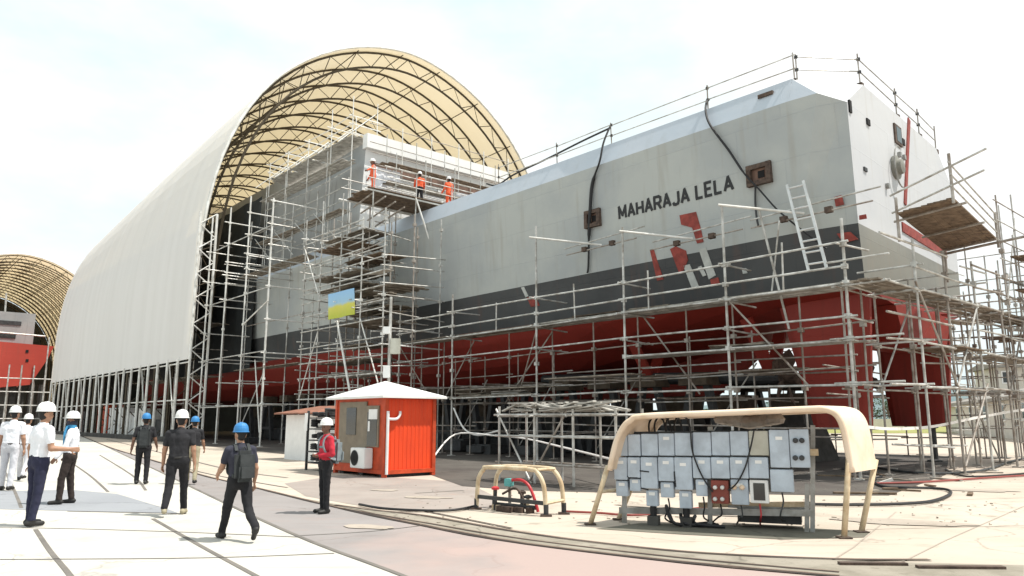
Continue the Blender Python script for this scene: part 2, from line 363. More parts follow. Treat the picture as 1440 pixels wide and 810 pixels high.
# floor under the ship, the hull's shade put into its dark colour
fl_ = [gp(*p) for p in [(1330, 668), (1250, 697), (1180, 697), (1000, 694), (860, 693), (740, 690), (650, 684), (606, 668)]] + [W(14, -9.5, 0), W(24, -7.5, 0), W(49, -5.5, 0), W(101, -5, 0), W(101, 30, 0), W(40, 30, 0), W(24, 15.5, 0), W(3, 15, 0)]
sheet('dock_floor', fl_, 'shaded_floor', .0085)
sheet('canopy_shadow_patch', [gp(*p) for p in [(838, 744), (900, 736), (1000, 738), (1120, 742), (1225, 748), (1215, 756), (1100, 759), (960, 752)]], 'canopy_shade', .006)  # shadow under the canopy, laid on the ground as a dark olive patch
# track bed and rails
strip('track_bed', resample(smoothpath([gp(*p) for p in [(430, 702), (530, 719), (595, 727), (720, 749), (860, 768), (1000, 781), (1180, 789), (1440, 796)]], 6), 50), resample(smoothpath([gp(*p) for p in [(425, 702), (520, 721), (590, 738), (720, 762), (860, 780), (1000, 795), (1180, 811), (1440, 828)]], 6), 50), 'ballast', .010)
def rail(pts, w=.05, steel=True, sw=.045):
    path = resample(smoothpath([gp(*p) for p in pts], 6), 160)
    l, r_ = [], []
    for i, p in enumerate(path):
        d = (path[min(i + 1, 160)] - path[max(i - 1, 0)]).normalized(); nr = V((d.y, -d.x, 0)); l.append(p - nr * w * (.8 + .7 * noise.noise(p * .9))); r_.append(p + nr * w * (.8 + 1.1 * noise.noise(p * .7 + V((9, 0, 0)))))
    strip('rail_slot', l, r_, 'slot', .014)
    if steel:
        l, r_ = offset_path(path, w * 4.2); ll, _ = offset_path(path, w * 2.0); strip('rail_track', l, ll, 'railsteel', .012)
rail([(112, 612), (150, 628), (215, 648), (280, 668), (360, 687), (470, 714), (590, 739), (720, 763), (860, 781), (1000, 796), (1180, 812)], .05)
rail([(470, 711), (530, 719), (595, 726), (720, 748), (860, 767), (1000, 780), (1180, 788), (1310, 789)], .05)
rail([(480, 716), (590, 735), (720, 757), (860, 775), (1000, 790), (1180, 806)], .035)
line_strip('rail_slot', smoothpath([gp(*p) for p in [(240, 654), (300, 668), (380, 682), (405, 686)]], 4), .06, 'joint', .012)
line_strip('rail_slot', smoothpath([gp(*p) for p in [(595, 719), (650, 730), (720, 744)]], 4), .06, 'slot', .016)
line_strip('rail_slot', smoothpath([gp(*p) for p in [(150, 618), (200, 630), (262, 646), (330, 662), (404, 672)]], 4), .12, 'joint', .008)
for u0, u1, v in ((1180, 1275, 795), (1290, 1412, 800)):
    mb = MB(); P, Q = gp(u0, v), gp(u1, v + 1); mb.bar(P + V((0, 0, .02)), Q + V((0, 0, .02)), .10, .04); tag(mb.build('rail_track', 'rust'), kind='structure')
# expansion joints and stains right
for pts in ([(1005, 712), (1180, 708), (1440, 700)], [(1210, 745), (1330, 742), (1500, 738)], [(1260, 720), (1200, 770), (1160, 795)], [(1440, 712), (1330, 760), (1270, 790)]):
    line_strip('ground_joint', [gp(*p) for p in pts], .025, 'faint_joint', .006)
sheet('grass_strip', [V(p) for p in [(22, 96, 0), (62, 96, 0), (130, 150, 0), (130, 190, 0), (20, 170, 0)]], 'grass', .02)
def stain(u, v, rx, ry, m, seed, rot=0.):
    c_ = gp(u, v); pts = []
    for i in range(28):
        t = i * 2 * math.pi / 28; q = 1 + .45 * noise.noise(V((math.cos(t) * 1.3 + seed * 7, math.sin(t) * 1.3, seed)))
        x, y = rx * q * math.cos(t), ry * q * math.sin(t); pts.append(c_ + V((x * math.cos(rot) - y * math.sin(rot), x * math.sin(rot) + y * math.cos(rot), 0)))
    sheet('ground_stain', pts, m, .0125 + .0004 * seed)
for k, (u, v, rx, ry) in enumerate(((1040, 665 + 60, .7, .25), (1275, 735, 1.0, .35), (1370, 690, .9, .3), (600, 700, .6, .25), (540, 690, .35, .2), (905, 712, .6, .2), (520, 742, .5, .22))):
    stain(u, v, rx, ry, 'faint_joint' if k < 7 else 'plateg', k, -.4)
# hills
def ridge(name, pts, depth, m):
    mb = MB(); n = 60
    path = resample([V((x, y, 0)) for x, y, h in pts], n); hs = []
    tot = len(pts) - 1
    for i in range(n + 1):
        t = i / n * tot; k = min(int(t), tot - 1); hs.append(pts[k][2] * (1 - (t - k)) + pts[k + 1][2] * (t - k))
    rows = []
    for j, f in enumerate((0, .25, .5, .8, 1, .6, 0)):
        rw = []
        for i, p in enumerate(path):
            h = hs[i] * f * (1 + .25 * noise.noise(V((p.x * .004, j * .7, 3)))) if 0 < f else -1
            rw.append(p + V((p.x, p.y, 0)).normalized() * depth * j / 6 + V((0, 0, h)))
        rows.append(rw)
    for j in range(6):
        for i in range(n): mb.quad(rows[j][i], rows[j][i + 1], rows[j + 1][i + 1], rows[j + 1][i])
    return tag(mb.build(name, m, smooth=True), kind='structure')
ridge('hills', [(300, 2700, 20), (900, 2500, 85), (1400, 2300, 115), (2000, 2000, 90), (2600, 1500, 60), (2900, 900, 30)], 700, 'hill')

# ------------------------------------------------------------------ warship
HC = 6.7
ship = thing('warship', W(0, HC, 0), 'huge grey warship on keel blocks, red underside, stern out of the cream shelter', 'ship')
def zk(a_): 
    t = min(max(a_ / 24, 0), 1); t = t * t * (3 - 2 * t); return 5.7 - 2.7 * t
def half(a_):
    t = min(max((a_ - 58) / 44, 0), 1); return 1 - t ** 2.2
def sec(a_):
    """near-side section points (b, z) from deck edge to keel"""
    D = 6.25 - zk(a_); k = half(a_)
    pts = [(.42, 13.9), (0, 12.9), (.3, 8.15), (.55, 6.25), (.95, 6.25 - .22 * D), (1.9, 6.25 - .58 * D), (3.4, 6.25 - .86 * D), (HC, 6.25 - D)]
    return [(HC - (HC - b) * max(k, .01), z) for b, z in pts]
SK = .087
def Ws(a_, b_, z_): return W(a_ + SK * b_, b_, z_)     # skewed stern
A0 = 1.9
hull = MB()
stations = [A0, 4, 8, 12, 16, 20, 24, 30, 36, 44, 52, 58, 64, 70, 76, 82, 88, 94, 99]
mats_rows = [1, 0, 2, 3, 3, 3, 3]     # strip, grey, black, red..
HM = ['hull', 'hull_edge', 'boot', 'red', 'transom', 'transom_low', 'deck']
for far in (False, True):
    fl = (lambda b: 2 * HC - b) if far else (lambda b: b)
    for i in range(len(stations) - 1):
        s0, s1 = sec(stations[i]), sec(stations[i + 1])
        for k in range(7):
            f = lambda a_, p: (W(a_ + (SK * fl(p[0]) * max(0, 1 - a_ / 8)), fl(p[0]), p[1]))
            hull.quad(f(stations[i], s0[k]), f(stations[i + 1], s1[k]), f(stations[i + 1], s1[k + 1]), f(stations[i], s0[k + 1]), mi=mats_rows[k])
    # stern corner
    s0 = sec(A0); g = lambda a_, b_, z_: Ws(a_, fl(b_), z_)
    A_, K_ = W(A0 + SK * fl(.42) * (1 - A0 / 8), fl(.42), 13.88), W(A0 + SK * fl(0) * (1 - A0 / 8), fl(0), 12.9)
    B_, C_, D_ = g(.85, 0, 12.85), g(0, .42, 12.38), g(0, 2.2, 13.6)
    st = [W(A0 + SK * fl(p[0]) * (1 - A0 / 8), fl(p[0]), p[1]) for p in s0]
    lo = [None, None, g(0, .58, 8.15), g(0, .75, 6.25)] + [g(.05, p[0] + .1, p[1]) for p in sec(0)[4:]]
    hull.quad(A_, K_, B_, mi=1); hull.quad(A_, B_, C_, D_, mi=4)
    hull.quad(K_, st[2], lo[2], C_, B_, mi=0)
    for k in range(2, 7): hull.quad(st[k], lo[k], lo[k + 1], st[k + 1], mi=mats_rows[k])
# transom
def tr(b_, z_): return Ws(0, b_, z_)
F2 = 2 * HC
hull.quad(tr(.42, 12.38), tr(2.2, 13.6), tr(F2 - 2.2, 13.6), tr(F2 - .42, 12.38), mi=4)
hull.quad(tr(.42, 12.38), tr(F2 - .42, 12.38), tr(F2 - .58, 8.15), tr(.58, 8.15), mi=4)
hull.quad(tr(.58, 8.15), tr(F2 - .58, 8.15), tr(F2 - .75, 6.25), tr(.75, 6.25), mi=5)  # flush face; shade of an undercut stern put into the darker grey
sp = sec(0); pts = [Ws(.05, p[0] + .1, p[1]) for p in sp[3:]] ; pts2 = [Ws(.05, F2 - p[0] - .1, p[1]) for p in sp[3:-1]][::-1]
hull.quad(*(pts + pts2), mi=3)
# deck
for i in range(len(stations) - 1):
    a0, a1 = stations[i], stations[i + 1]; p0, p1 = sec(a0)[0], sec(a1)[0]
    hull.quad(W(a0, p0[0], 13.5), W(a1, p1[0], 13.5), W(a1, F2 - p1[0], 13.5), W(a0, F2 - p0[0], 13.5), mi=6)
hull.build('hull', HM, ship)
def side(a_, z_, out=.004):
    """point on the near hull side, out metres proud"""
    s_ = sec(a_)
    for k in range(len(s_) - 1):
        if s_[k][1] >= z_ >= s_[k + 1][1]:
            t = (s_[k][1] - z_) / (s_[k][1] - s_[k + 1][1]); b_ = s_[k][0] + (s_[k + 1][0] - s_[k][0]) * t; break
    else: b_ = 0
    if a_ < A0: b_ += .2 * (1 - a_ / A0) if z_ < 12.5 else 0
    return W(a_, b_ - out, z_)
def sidepx(u, v, out=.004):
    P = on_b(u, v, .2); a_, b_ = ab(P); return side(a_, P.z, out)
def sideslab(px, m, name, t=.03, label=None, parent=None):
    f = [sidepx(u, v, t) for u, v in px]; bk = [sidepx(u, v, -.01) for u, v in px]
    mb = MB(); n = len(px); mb.add(f + bk, [tuple(range(n))] + [(i, (i + 1) % n, n + (i + 1) % n, n + i) for i in range(n)]); return mb.build(name, m, parent or ship, label=label)
# primer patches and repaint marks
for px in ([(956, 303), (979, 298), (985, 322), (988, 340), (979, 342), (973, 320), (958, 316)],
           [(913, 352), (918, 350), (929, 392), (920, 394)], [(941, 350), (949, 346), (963, 352), (965, 365), (957, 381), (951, 382)],
           [(994, 392), (1005, 389), (1007, 399), (995, 401)], [(1170, 276), (1180, 273), (1183, 286), (1172, 289)],
           [(1172, 327), (1190, 324), (1200, 334), (1180, 340)], [(738, 418), (750, 416), (754, 429), (742, 431)],
           [(1203, 301), (1212, 299), (1213, 305), (1203, 307)]):
    sideslab(px, 'primer', 'primer_patch')
for px in ([(981, 350), (991, 348), (1002, 386), (992, 392)], [(958, 373), (967, 371), (978, 404), (968, 406)], [(978, 375), (983, 373), (989, 386), (984, 388)], [(731, 404), (735, 403), (740, 416), (736, 418)], [(1039, 377), (1045, 376), (1046, 383), (1040, 384)]):
    sideslab(px, 'hullpatch', 'filler_patch')
# ship's name
GL = {'M': (1.05, [[(0, 0), (0, 1), (.5, .25), (1, 1), (1, 0)]]), 'A': (1, [[(0, 0), (.5, 1), (1, 0)], [(.2, .32), (.8, .32)]]), 'H': (.92, [[(0, 0), (0, 1)], [(1, 0), (1, 1)], [(0, .5), (1, .5)]]),
      'R': (.92, [[(0, 0), (0, 1), (.75, 1), (1, .88), (1, .62), (.75, .48), (0, .48)], [(.55, .48), (1, 0)]]), 'J': (.8, [[(0, .2), (.15, .03), (.5, 0), (.85, .05), (1, .25), (1, 1)]]), 'L': (.78, [[(0, 1), (0, 0), (1, 0)]]), 'E': (.8, [[(1, 1), (0, 1), (0, 0), (1, 0)], [(0, .52), (.85, .52)]])}
def word(txt, a_start, a_end, z_b, h):
    adv = [GL[c][0] for c in txt]; gap = .42; tot = sum(adv) + gap * (len(txt) - 1); k = (a_start - a_end) / tot; x = 0; mb = MB(); n_ = 0
    for c, w_ in zip(txt, adv):
        for st_ in GL[c][1]:
            n_ += 1; pts = [side(a_start - (x + p[0] * w_) * k, z_b + p[1] * h, .008 + .0006 * n_) for p in st_]
            for i in range(len(pts) - 1):
                d = (pts[i + 1] - pts[i]).normalized(); e0 = d * (.045 if i else .0); e1 = d * (.0 if i + 2 == len(pts) else .0)
                mb.bar(pts[i] - e0 - BX * .0004 * i, pts[i + 1] + e1 - BX * .0004 * i, .012, .115, up=BX.cross(d))
        x += w_ + gap
    return mb.build('lettering', 'letter', ship, label='black painted word ' + txt)
word('MAHARAJA', 10.02, 6.42, 10.24, .52); word('LELA', 6.05, 4.42, 10.26, .52)
# mooring recesses
for c, w, h in (((836, 308), 15, 13), ((1070, 246), 20, 16)):
    P = on_b(*c, .2); a_, b_ = ab(P); z_ = P.z; hw = .37 if w < 18 else .40; hh = .31
    mb = MB(); ZZ = V((0, 0, 1))
    cc = side(a_, z_, 0)
    for s_ in (-1, 1):
        mb.box(cc + AX * s_ * hw + BX * -.06, AX * .09, BX * .1, ZZ * (hh + .09)); mb.box(cc + ZZ * s_ * hh - BX * .055, AX * (hw - .095), BX * .1, ZZ * .085)
    fr = mb.build('mooring_recess', 'rust', ship)
    MB().box(cc, AX * (hw - .08), BX * .02, ZZ * (hh - .07)).build('backing_plate', 'brownbeam', fr)
    MB().box(cc - BX * .025 - AX * .06, AX * hw * .32, BX * .02, ZZ * hh * .42).build('opening', 'hole', fr)
# rudders, skeg, shafts
for bb, a_top, a_bot in ((2.0, (.45, 3.85), (.75, 2.75)), (9.7, (.6, 3.8), (1.0, 3.25))):
    mb = MB(); th = .22; zt, zb = 6.0, 1.42
    def foil(a0, a1, z_, t):
        n = 10; up = []; dn = []
        for i in range(n + 1):
            s_ = i / n; w_ = t * min(1, .35 + 5 * s_, .35 + 5 * (1 - s_)); a_ = a1 + (a0 - a1) * s_
            up.append(W(a_, bb - w_, z_)); dn.append(W(a_, bb + w_, z_))
        return up + dn[::-1]
    l0, l1_, l2_ = foil(*a_bot, zb, th), foil(a_bot[0] * .4 + a_top[0] * .6, a_bot[1] * .45 + a_top[1] * .55, 4, th), foil(*a_top, zt, th); n = len(l0)
    mb.add(l0 + l1_ + l2_, [tuple(range(n))[::-1], tuple(range(2 * n, 3 * n))] + [(j * n + i, j * n + (i + 1) % n, (j + 1) * n + (i + 1) % n, (j + 1) * n + i) for j in (0, 1) for i in range(n)])
    mb.build('rudder', 'red', ship)
mb = MB(); mb.hexa([W(.35, 4.2, 4.6), W(2.4, 4.2, 4.4), W(2.4, 8.6, 4.4), W(.45, 8.6, 4.6)], [W(.3, 3.6, 5.75), W(3, 3.6, 5.75), W(3, 9.2, 5.75), W(.4, 9.2, 5.75)]); mb.build('rudder_housing', 'red', ship)
mb = MB(); mb.hexa([W(10, HC - .3, 2.8), W(26, HC - .4, 2.6), W(26, HC + .4, 2.6), W(10, HC + .3, 2.8)], [W(7, HC - .3, 5), W(26, HC - .5, 3.4), W(26, HC + .5, 3.4), W(7, HC + .3, 5)]); mb.build('skeg', 'red', ship)
for bb in (3.2, 10.2):
    mb = MB(); mb.tube([W(4.2, bb, 3.3), W(18, bb, 3.75)], .26, 12); mb.build('propeller_shaft', 'dark', ship)
    for aa in (5.0, 11):
        mb = MB(); mb.bar(W(aa, bb, 3.4), W(aa + .3, bb - 1.2, 5.6), .15, .5, up=AX); mb.bar(W(aa, bb, 3.4), W(aa + .3, bb + 1.3, 5.2), .15, .5, up=AX); mb.build('shaft_bracket', 'red', ship)
    mb = MB()
    mb.lathe(W(3.9, bb, 3.3), [(.05, 0), (.22, .1), (.3, .5), (.3, .7)], 12, az=AX, ax=BX, ay=V((0, 0, 1)))
    for k in range(5):
        t = k * 2 * math.pi / 5; d = BX * math.cos(t) + V((0, 0, 1)) * math.sin(t); e = d.cross(AX); c = W(4.35, bb, 3.3)
        mb.add([c + d * .25 - e * .15, c + d * .25 + e * .15 + AX * .1, c + d * .8 + e * .35 + AX * .16, c + d * 1.15 + e * .1, c + d * .85 - e * .3 - AX * .1,
                c + d * .25 - e * .15 + AX * .05, c + d * .25 + e * .15 + AX * .15, c + d * .8 + e * .35 + AX * .2, c + d * 1.15 + e * .1 + AX * .04, c + d * .85 - e * .3 - AX * .06],
               [(4, 3, 2, 1, 0), (5, 6, 7, 8, 9)] + [(i, (i + 1) % 5, 5 + (i + 1) % 5, 5 + i) for i in range(5)])
    mb.build('propeller', 'rust', ship)
# transom fittings
TN = (AX + BX * SK * -1); TN = V((AX.x, AX.y, 0)); TD = (BX + AX * SK).normalized(); TNO = V((TD.y, -TD.x, 0)); TNO = TNO if TNO.dot(AX) < 0 else -TNO
def trpx(u, v): return on(u, v, W(0, 0, 0), TNO)
def trbox(name, u0, v0, u1, v1, m, d=.05, parent=None, label=None):
    P, Q = trpx(u0, (v0 + v1) / 2), trpx(u1, (v0 + v1) / 2); um = (u0 + u1) / 2; zt, zb = trpx(um, v0).z, trpx(um, v1).z
    c = (P + Q) / 2; c.z = (zt + zb) / 2
    return MB().box(c + TNO * d / 2, TD * ((Q - P).dot(TD) / 2), TNO * (d / 2 + .02), V((0, 0, (zt - zb) / 2))).build(name, m, parent or ship, label=label)
w_ = trbox('window', 1257, 178, 1266, 203, 'rust', .04); trbox('pane', 1259, 181, 1265, 200, 'glass', .05, parent=w_)
trbox('vent_opening', 1193, 142, 1196, 158, 'hole', .03); trbox('vent_opening', 1218, 168, 1222, 176, 'hole', .03); trbox('vent_opening', 1268, 196, 1271, 204, 'hole', .03)
trbox('vent_opening', 1214, 236, 1218, 241, 'dark', .03)
mb = MB()
for u, v0, v1 in ((1277.5, 168, 288),):
    P, Q = trpx(u, v0), trpx(1272, v1); mb.bar(P + TNO * .02, Q + TNO * .02, .26, .05, up=TNO)
mb.build('primer_stripe', 'primer', ship)
mb = MB(); P, Q = trpx(1268, 319), trpx(1330, 358); mb.bar(P + TNO * .02, Q + TNO * .02, .05, .38, up=V((0, 0, 1))); mb.build('primer_stripe', 'primer', ship)
mb = MB(); c = trpx(1258, 236)
mb.lathe(c, [(.46, 0), (.46, .12), (.30, .16), (.28, .3), (.1, .34)], 20, az=TNO, ax=TD, ay=V((0, 0, 1))); ft = mb.build('towing_fairlead', 'transom_low', ship, smooth=False)
mb = MB(); mb.tube([c + TNO * .2 + TD * .62 * math.cos(t * math.pi / 12) + V((0, 0, .8 * math.sin(t * math.pi / 12))) for t in range(5, 20)], .03, 6); mb.build('hose_ring', 'steelgrey', ft)
for u, v in ((1245, 262), (1262, 218), (1268, 222)):
    trbox('clamp', u, v - 3, u + 2, v + 3, 'steelgrey', .1, parent=ft)
mb = MB(); P = W(2.9, .3, 13.55); mb.box(P, AX * .3, BX * .12, V((0, 0, .07))); mb.build('deck_scupper', 'rust', ship)
# guard rail of scaffold tube along the deck edge
def deck_rail(pts, hs=(.62, 1.12)):
    rl = thing('temporary_guard_rail', pts[0], 'thin tube guard rail along the near edge of the open ship deck', 'railing')
    for i, p in enumerate(pts):
        MB().tube([p, p + V((rnd(-.04, .04), rnd(-.04, .04), 1.22 + rnd(0, .15)))], .028, 6).build('post', 'tube_old', rl)
        MB().box(p + V((0, 0, .08)), AX * .09, BX * .09, V((0, 0, .1))).build('clamp', 'rust', rl)
    for i in range(len(pts) - 1):
        for h in hs:
            MB().tube([pts[i] + V((0, 0, h + rnd(-.03, .03))) - (pts[i + 1] - pts[i]) * .02, pts[i + 1] + V((0, 0, h + rnd(-.03, .03))) + (pts[i + 1] - pts[i]) * .02], .023, 6).build('rail_tube', 'tube', rl)
            MB().box(pts[i] + V((0, 0, h)), V((.05, 0, 0)), V((0, .05, 0)), V((0, 0, .05))).build('clamp', 'dark', rl)
    return rl
deck_rail([W(a_, .55, 13.72) for a_ in (18.6, 14.2, 10.7, 5.6, 1.9)])
r2 = deck_rail([W(1.9, .75, 13.72), Ws(.12, 2.3, 13.55), Ws(.12, 6.3, 13.55), Ws(.12, 9.2, 13.55), Ws(.12, 11.6, 13.5)]); r2['label'] = 'thin tube guard rail along the top of the white ship stern'
mb = MB()
mb.tube(smoothpath([W(19.8, .7, 14.3), W(18.9, .7, 14.0), W(17.6, .7, 14.25), W(15, .7, 14.45), W(12.6, .6, 14.62), W(10.8, .6, 14.75)], 5), .045, 6)
single('cable_run', mb, 'black', 'black cable looped along the guard rail above the grey hull', 'cable')

# superstructure
ss = MB(); z0, z1 = 13.5, 20.3
def ssb(a_, z_, far=False):
    b_ = .15 + (z_ - z0) * .06; return F2 - b_ if far else b_
ss.quad(W(32.6, ssb(0, z0), z0), W(78, ssb(0, z0) + 2, z0), W(78, ssb(0, z1) + 2, z1), W(32.6, ssb(0, z1), z1), mi=0)
ss.quad(W(32.6, ssb(0, z0, 1), z0), W(78, ssb(0, z0, 1), z0), W(78, ssb(0, z1, 1), z1), W(32.6, ssb(0, z1, 1), z1), mi=0)
ss.quad(W(32.6, ssb(0, z0), z0), W(32.6, ssb(0, z0, 1), z0), W(32.6, ssb(0, z1, 1), z1), W(32.6, ssb(0, z1), z1), mi=1)
ss.quad(W(78, 2, z0), W(78, 11.4, z0), W(78, 11.4, z1), W(78, 2, z1), mi=0)
ss.quad(W(32.6, ssb(0, z1), z1), W(78, 2.6, z1), W(78, 10.8, z1), W(32.6, ssb(0, z1, 1), z1), mi=1)
sso = ss.build('superstructure', ['ss', 'ss_white'], ship)  # aft face and top in a sunlit tone, sides in a shaded one
mb = MB(); mb.box(W(32.5, HC, 18.6), BX * 5.6, AX * .12, V((0, 0, .32))); mb.build('door_header', 'brownbeam', sso)
for bb in (2.2, 6.7, 11.2):
    mb = MB(); mb.box(W(32.55, bb, 16), BX * .22, AX * .1, V((0, 0, 2.2))); mb.build('door_post', 'ss_white', sso)
for bb in (4.45, 8.95):
    mb = MB(); mb.box(W(32.58, bb, 16), BX * 2.0, AX * .05, V((0, 0, 2.2)))
    mb.build('hangar_door', 'ss_white', sso)
mb = MB(); mb.box(W(32.5, HC, 20.32), BX * 6.3, AX * .3, V((0, 0, .5))); mb.build('parapet', 'ss_white', sso)
mb = MB(); mb.box(W(56, HC, 21.6), AX * 14, BX * 3.6, V((0, 0, 1.4))); mb.build('deckhouse', 'ss', sso)
# ------------------------------------------------------------------ shelters
def prof(th, H=38.1, w=19.7, zb=8.0, d=0.):
    s_, c_ = max(math.sin(th), 0), math.cos(th)
    return ((w - d) * math.copysign(abs(c_) ** (2 / 1.8), c_), zb + (H - zb - d) * s_ ** (2 / 3))
def shelter(name, a0, bc, length, k, label, nt, skirt=6.3, pname='truss', taper=0.):
    def tz(z, aa): return z if z < 8 * k else 8 * k + (z - 8 * k) * (1 - taper * max(0, (aa - a0) / length) ** 1.3)
    H, w, zb = 38.1 * k, 19.7 * k, 8. * k
    root = thing(name, W(a0, bc, 0), label, 'shelter')
    N = 44
    ths = [math.pi - math.pi * i / N for i in range(N + 1)]
    # finer near the crown's shoulders
    def outline(d=0.): 
        o = [(-w + d, skirt)] + [prof(t, H, w, zb, d) for t in ths] + [(w - d, skirt)]
        return o
    o = outline()
    mb = MB(); na = max(2, int(length / 2.55))
    grid = []
    for i in range(na + 1):
        sag = -.05 if i % 2 else 0
        grid.append([W(a0 + length * i / na, bc + x * (1 + sag / w), tz(z + (sag if z > zb * 2 else 0), a0 + length * i / na)) for x, z in o])
    for i in range(na):
        for j in range(len(o) - 1): mb.quad(grid[i][j], grid[i + 1][j], grid[i + 1][j + 1], grid[i][j + 1])
    mb.build('fabric_cover', 'fabric', root, smooth=True)
    # front rim
    mb = MB(); mb.tube([W(a0 - .05, bc + x, z) for x, z in outline(.05)], .12 * k, 6); mb.build('rim_tube', 'tube_white', root)
    d1, d2 = .25 * k, 1.7 * k
    for t in range(nt):
        aa = a0 + .9 + (length - 1.5) * t / (nt - 1)
        mb = MB()
        def chord(d): return [(-w + d, 0)] + [(-w + d, z) for z in (2.5 * k, 5 * k)] + [prof(q, H, w, zb, d) for q in ths] + [(w - d, 5 * k), (w - d, 2.5 * k), (w - d, 0)]
        c1, c2 = chord(d1), chord(d2)
        P1 = [W(aa, bc + x, tz(z, aa)) for x, z in c1]; P2 = [W(aa, bc + x, tz(z, aa)) for x, z in c2]
        mb.tube(P1, .115 * k, 5); mb.tube(P2, .115 * k, 5)
        # web zigzag at even spacing
        R1, R2 = resample(P1, int(64)), resample(P2, int(64))
        for i in range(0, 64, 1):
            p, q = (R1[i], R2[i + 1]) if i % 2 == 0 else (R2[i], R1[i + 1]); mb.tube([p, q], .042 * k, 4, caps=False)
        mb.build(pname, ['tube_white' if t == 0 and False else 'truss'], root)
    for j in range(5, len(ths) - 4, 4):
        x, z = prof(ths[j], H, w, zb, d1 + .05)
        mb = MB(); mb.tube([W(a0 + .2 + (length - .4) * q_ / 12, bc + x, tz(z, a0 + .2 + (length - .4) * q_ / 12)) for q_ in range(13)], .05 * k, 5); mb.build('purlin', 'truss', root)
    return root
sh1 = shelter('fabric_shelter', 49.4, 15.1, 52, 1., 'tall arched cream fabric shelter over the middle of the grey warship', 13, taper=.16)
# lattice leg at the front and side posts below the skirt
mb = MB(); P = [W(49.2, -4.6, z) for z in (0, 18)]; Q = [W(49.2, -3.3, z) for z in (0, 18)]
mb.tube(P, .1, 6); mb.tube(Q, .1, 6)
for i in range(18):
    z_ = i; mb.tube([W(49.2, -4.6, z_) if i % 2 else W(49.2, -3.3, z_), W(49.2, -3.3, z_ + 1) if i % 2 else W(49.2, -4.6, z_ + 1)], .05, 5)
mb.build('lattice_leg', 'tube_white', sh1)
for i in range(1, 21):
    aa = 49.4 + 2.58 * i; mb = MB(); mb.tube([W(aa, -4.6, 0), W(aa, -4.6, 6.5)], .11, 6); mb.build('side_post', 'tube_white', sh1)
for z_ in (3.2, 6.1):
    mb = MB(); mb.tube([W(49.4, -4.45, z_), W(101, -4.45, z_)], .06, 6); mb.build('side_rail', 'tube_white', sh1)
for i in range(1, 20, 3):
    aa = 49.4 + 2.58 * i; mb = MB(); mb.tube([W(aa, -4.45, .1), W(aa + 2.58, -4.45, 6.2)], .05, 5); mb.build('side_brace', 'tube_white', sh1)
MB().bar(W(49.4, -4.6, .18), W(101, -4.6, .18), .5, .36).build('kerb_beam', 'concrete', sh1)

for sg, nm_ in ((-1, 'shade_lining'), (1, 'shade_lining')):  # inner linings added to keep light off the ship side
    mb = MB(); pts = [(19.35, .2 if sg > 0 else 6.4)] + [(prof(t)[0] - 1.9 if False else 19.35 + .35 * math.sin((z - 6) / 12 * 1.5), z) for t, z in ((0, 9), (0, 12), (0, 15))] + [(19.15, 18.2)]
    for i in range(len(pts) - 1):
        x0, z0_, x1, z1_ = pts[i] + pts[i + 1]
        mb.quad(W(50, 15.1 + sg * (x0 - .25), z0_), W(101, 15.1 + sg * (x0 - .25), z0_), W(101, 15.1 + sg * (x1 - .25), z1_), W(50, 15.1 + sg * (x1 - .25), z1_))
    mb.build(nm_, 'shade_sheet', sh1)
mb = MB(); mb.quad(W(101.2, -4.2, 0), W(101.2, 34.4, 0), W(101.2, 33.6, 18), W(101.2, -3.4, 18)); mb.build('shade_end_sheet', 'shade_sheet', sh1)  # dark sheet added to keep the shelter's far end dim
mb = MB(); ths_ = [math.pi * (1 - i / 40) for i in range(41)]; mb.quad(*[W(101.25, 15.1 + x * .995, 8 + (z - 8) * .838 if z > 18.1 else z) for x, z in [(-18.9, 18.02)] + [prof(t) for t in ths_ if prof(t)[1] > 21.5] + [(18.9, 18.02)]]); mb.build('end_wall', 'fabric', sh1)
sh2 = shelter('fabric_shelter', 131, -5.0, 50, .737, 'smaller arched cream shelter farther off at the edge of the yard', 16, skirt=5)

mb = MB(); w2, H2 = 14.4, 28; mb.quad(*[W(180.5, -5 + x * .985, z) for x, z in [(-w2, 0)] + [prof(t, 38.1 * .737 - .4, 19.7 * .737, 8 * .737) for t in [math.pi * (1 - i / 30) for i in range(31)]] + [(w2, 0)]]); mb.build('shade_end_sheet', 'shade_sheet', sh2)  # dark sheet added to darken the inside of the smaller shelter
# second ship
s2 = thing('warship', W(112, -14, 0), 'red hulled ship with grey deckhouse, in front of the smaller far shelter', 'ship')
def q2(u, v, a_): return on_a(u, v, a_)
tip = on_a(76, 487, 112); bt = ab(tip)[1]; zt2 = tip.z
lw = on_a(42, 541, 112); bl = ab(lw)[1]; zl2 = lw.z
bl_far = bt - 26
mb = MB(); SH = [(0, 1), (14, 1), (40, .9)]
def sect2(da, k): return [W(112 + da, bt - 13 + (x - (bt - 13)) * k, z) for x, z in ((bt - 26, zt2 + 1), (bt, zt2), (bt - .6, zt2 - 1.8), (bl, zl2), (bl - 9, zl2 - 1.2), (bt - 24, zl2))]
rr_ = [sect2(d, k) for d, k in SH]
mb.quad(*rr_[0])
for i in range(2):
    for j in range(6): mb.quad(rr_[i][j], rr_[i + 1][j], rr_[i + 1][(j + 1) % 6], rr_[i][(j + 1) % 6])
mb.quad(*rr_[2][::-1]); mb.build('hull', 'ship_red', s2)
def box2(u0, v0, u1, v1, da, dep, m, name, parent=s2):
    P, Q = on_a(u0, v1, 112 + da), on_a(u1, v1, 112 + da); T = on_a((u0 + u1) / 2, v0, 112 + da); B = on_a((u0 + u1) / 2, v1, 112 + da)
    b0, b1 = ab(P)[1], ab(Q)[1]
    return MB().box(W(112 + da + dep / 2, (b0 + b1) / 2, (T.z + B.z) / 2), AX * dep / 2, BX * (b1 - b0) / 2, V((0, 0, (T.z - B.z) / 2))).build(name, m, parent)
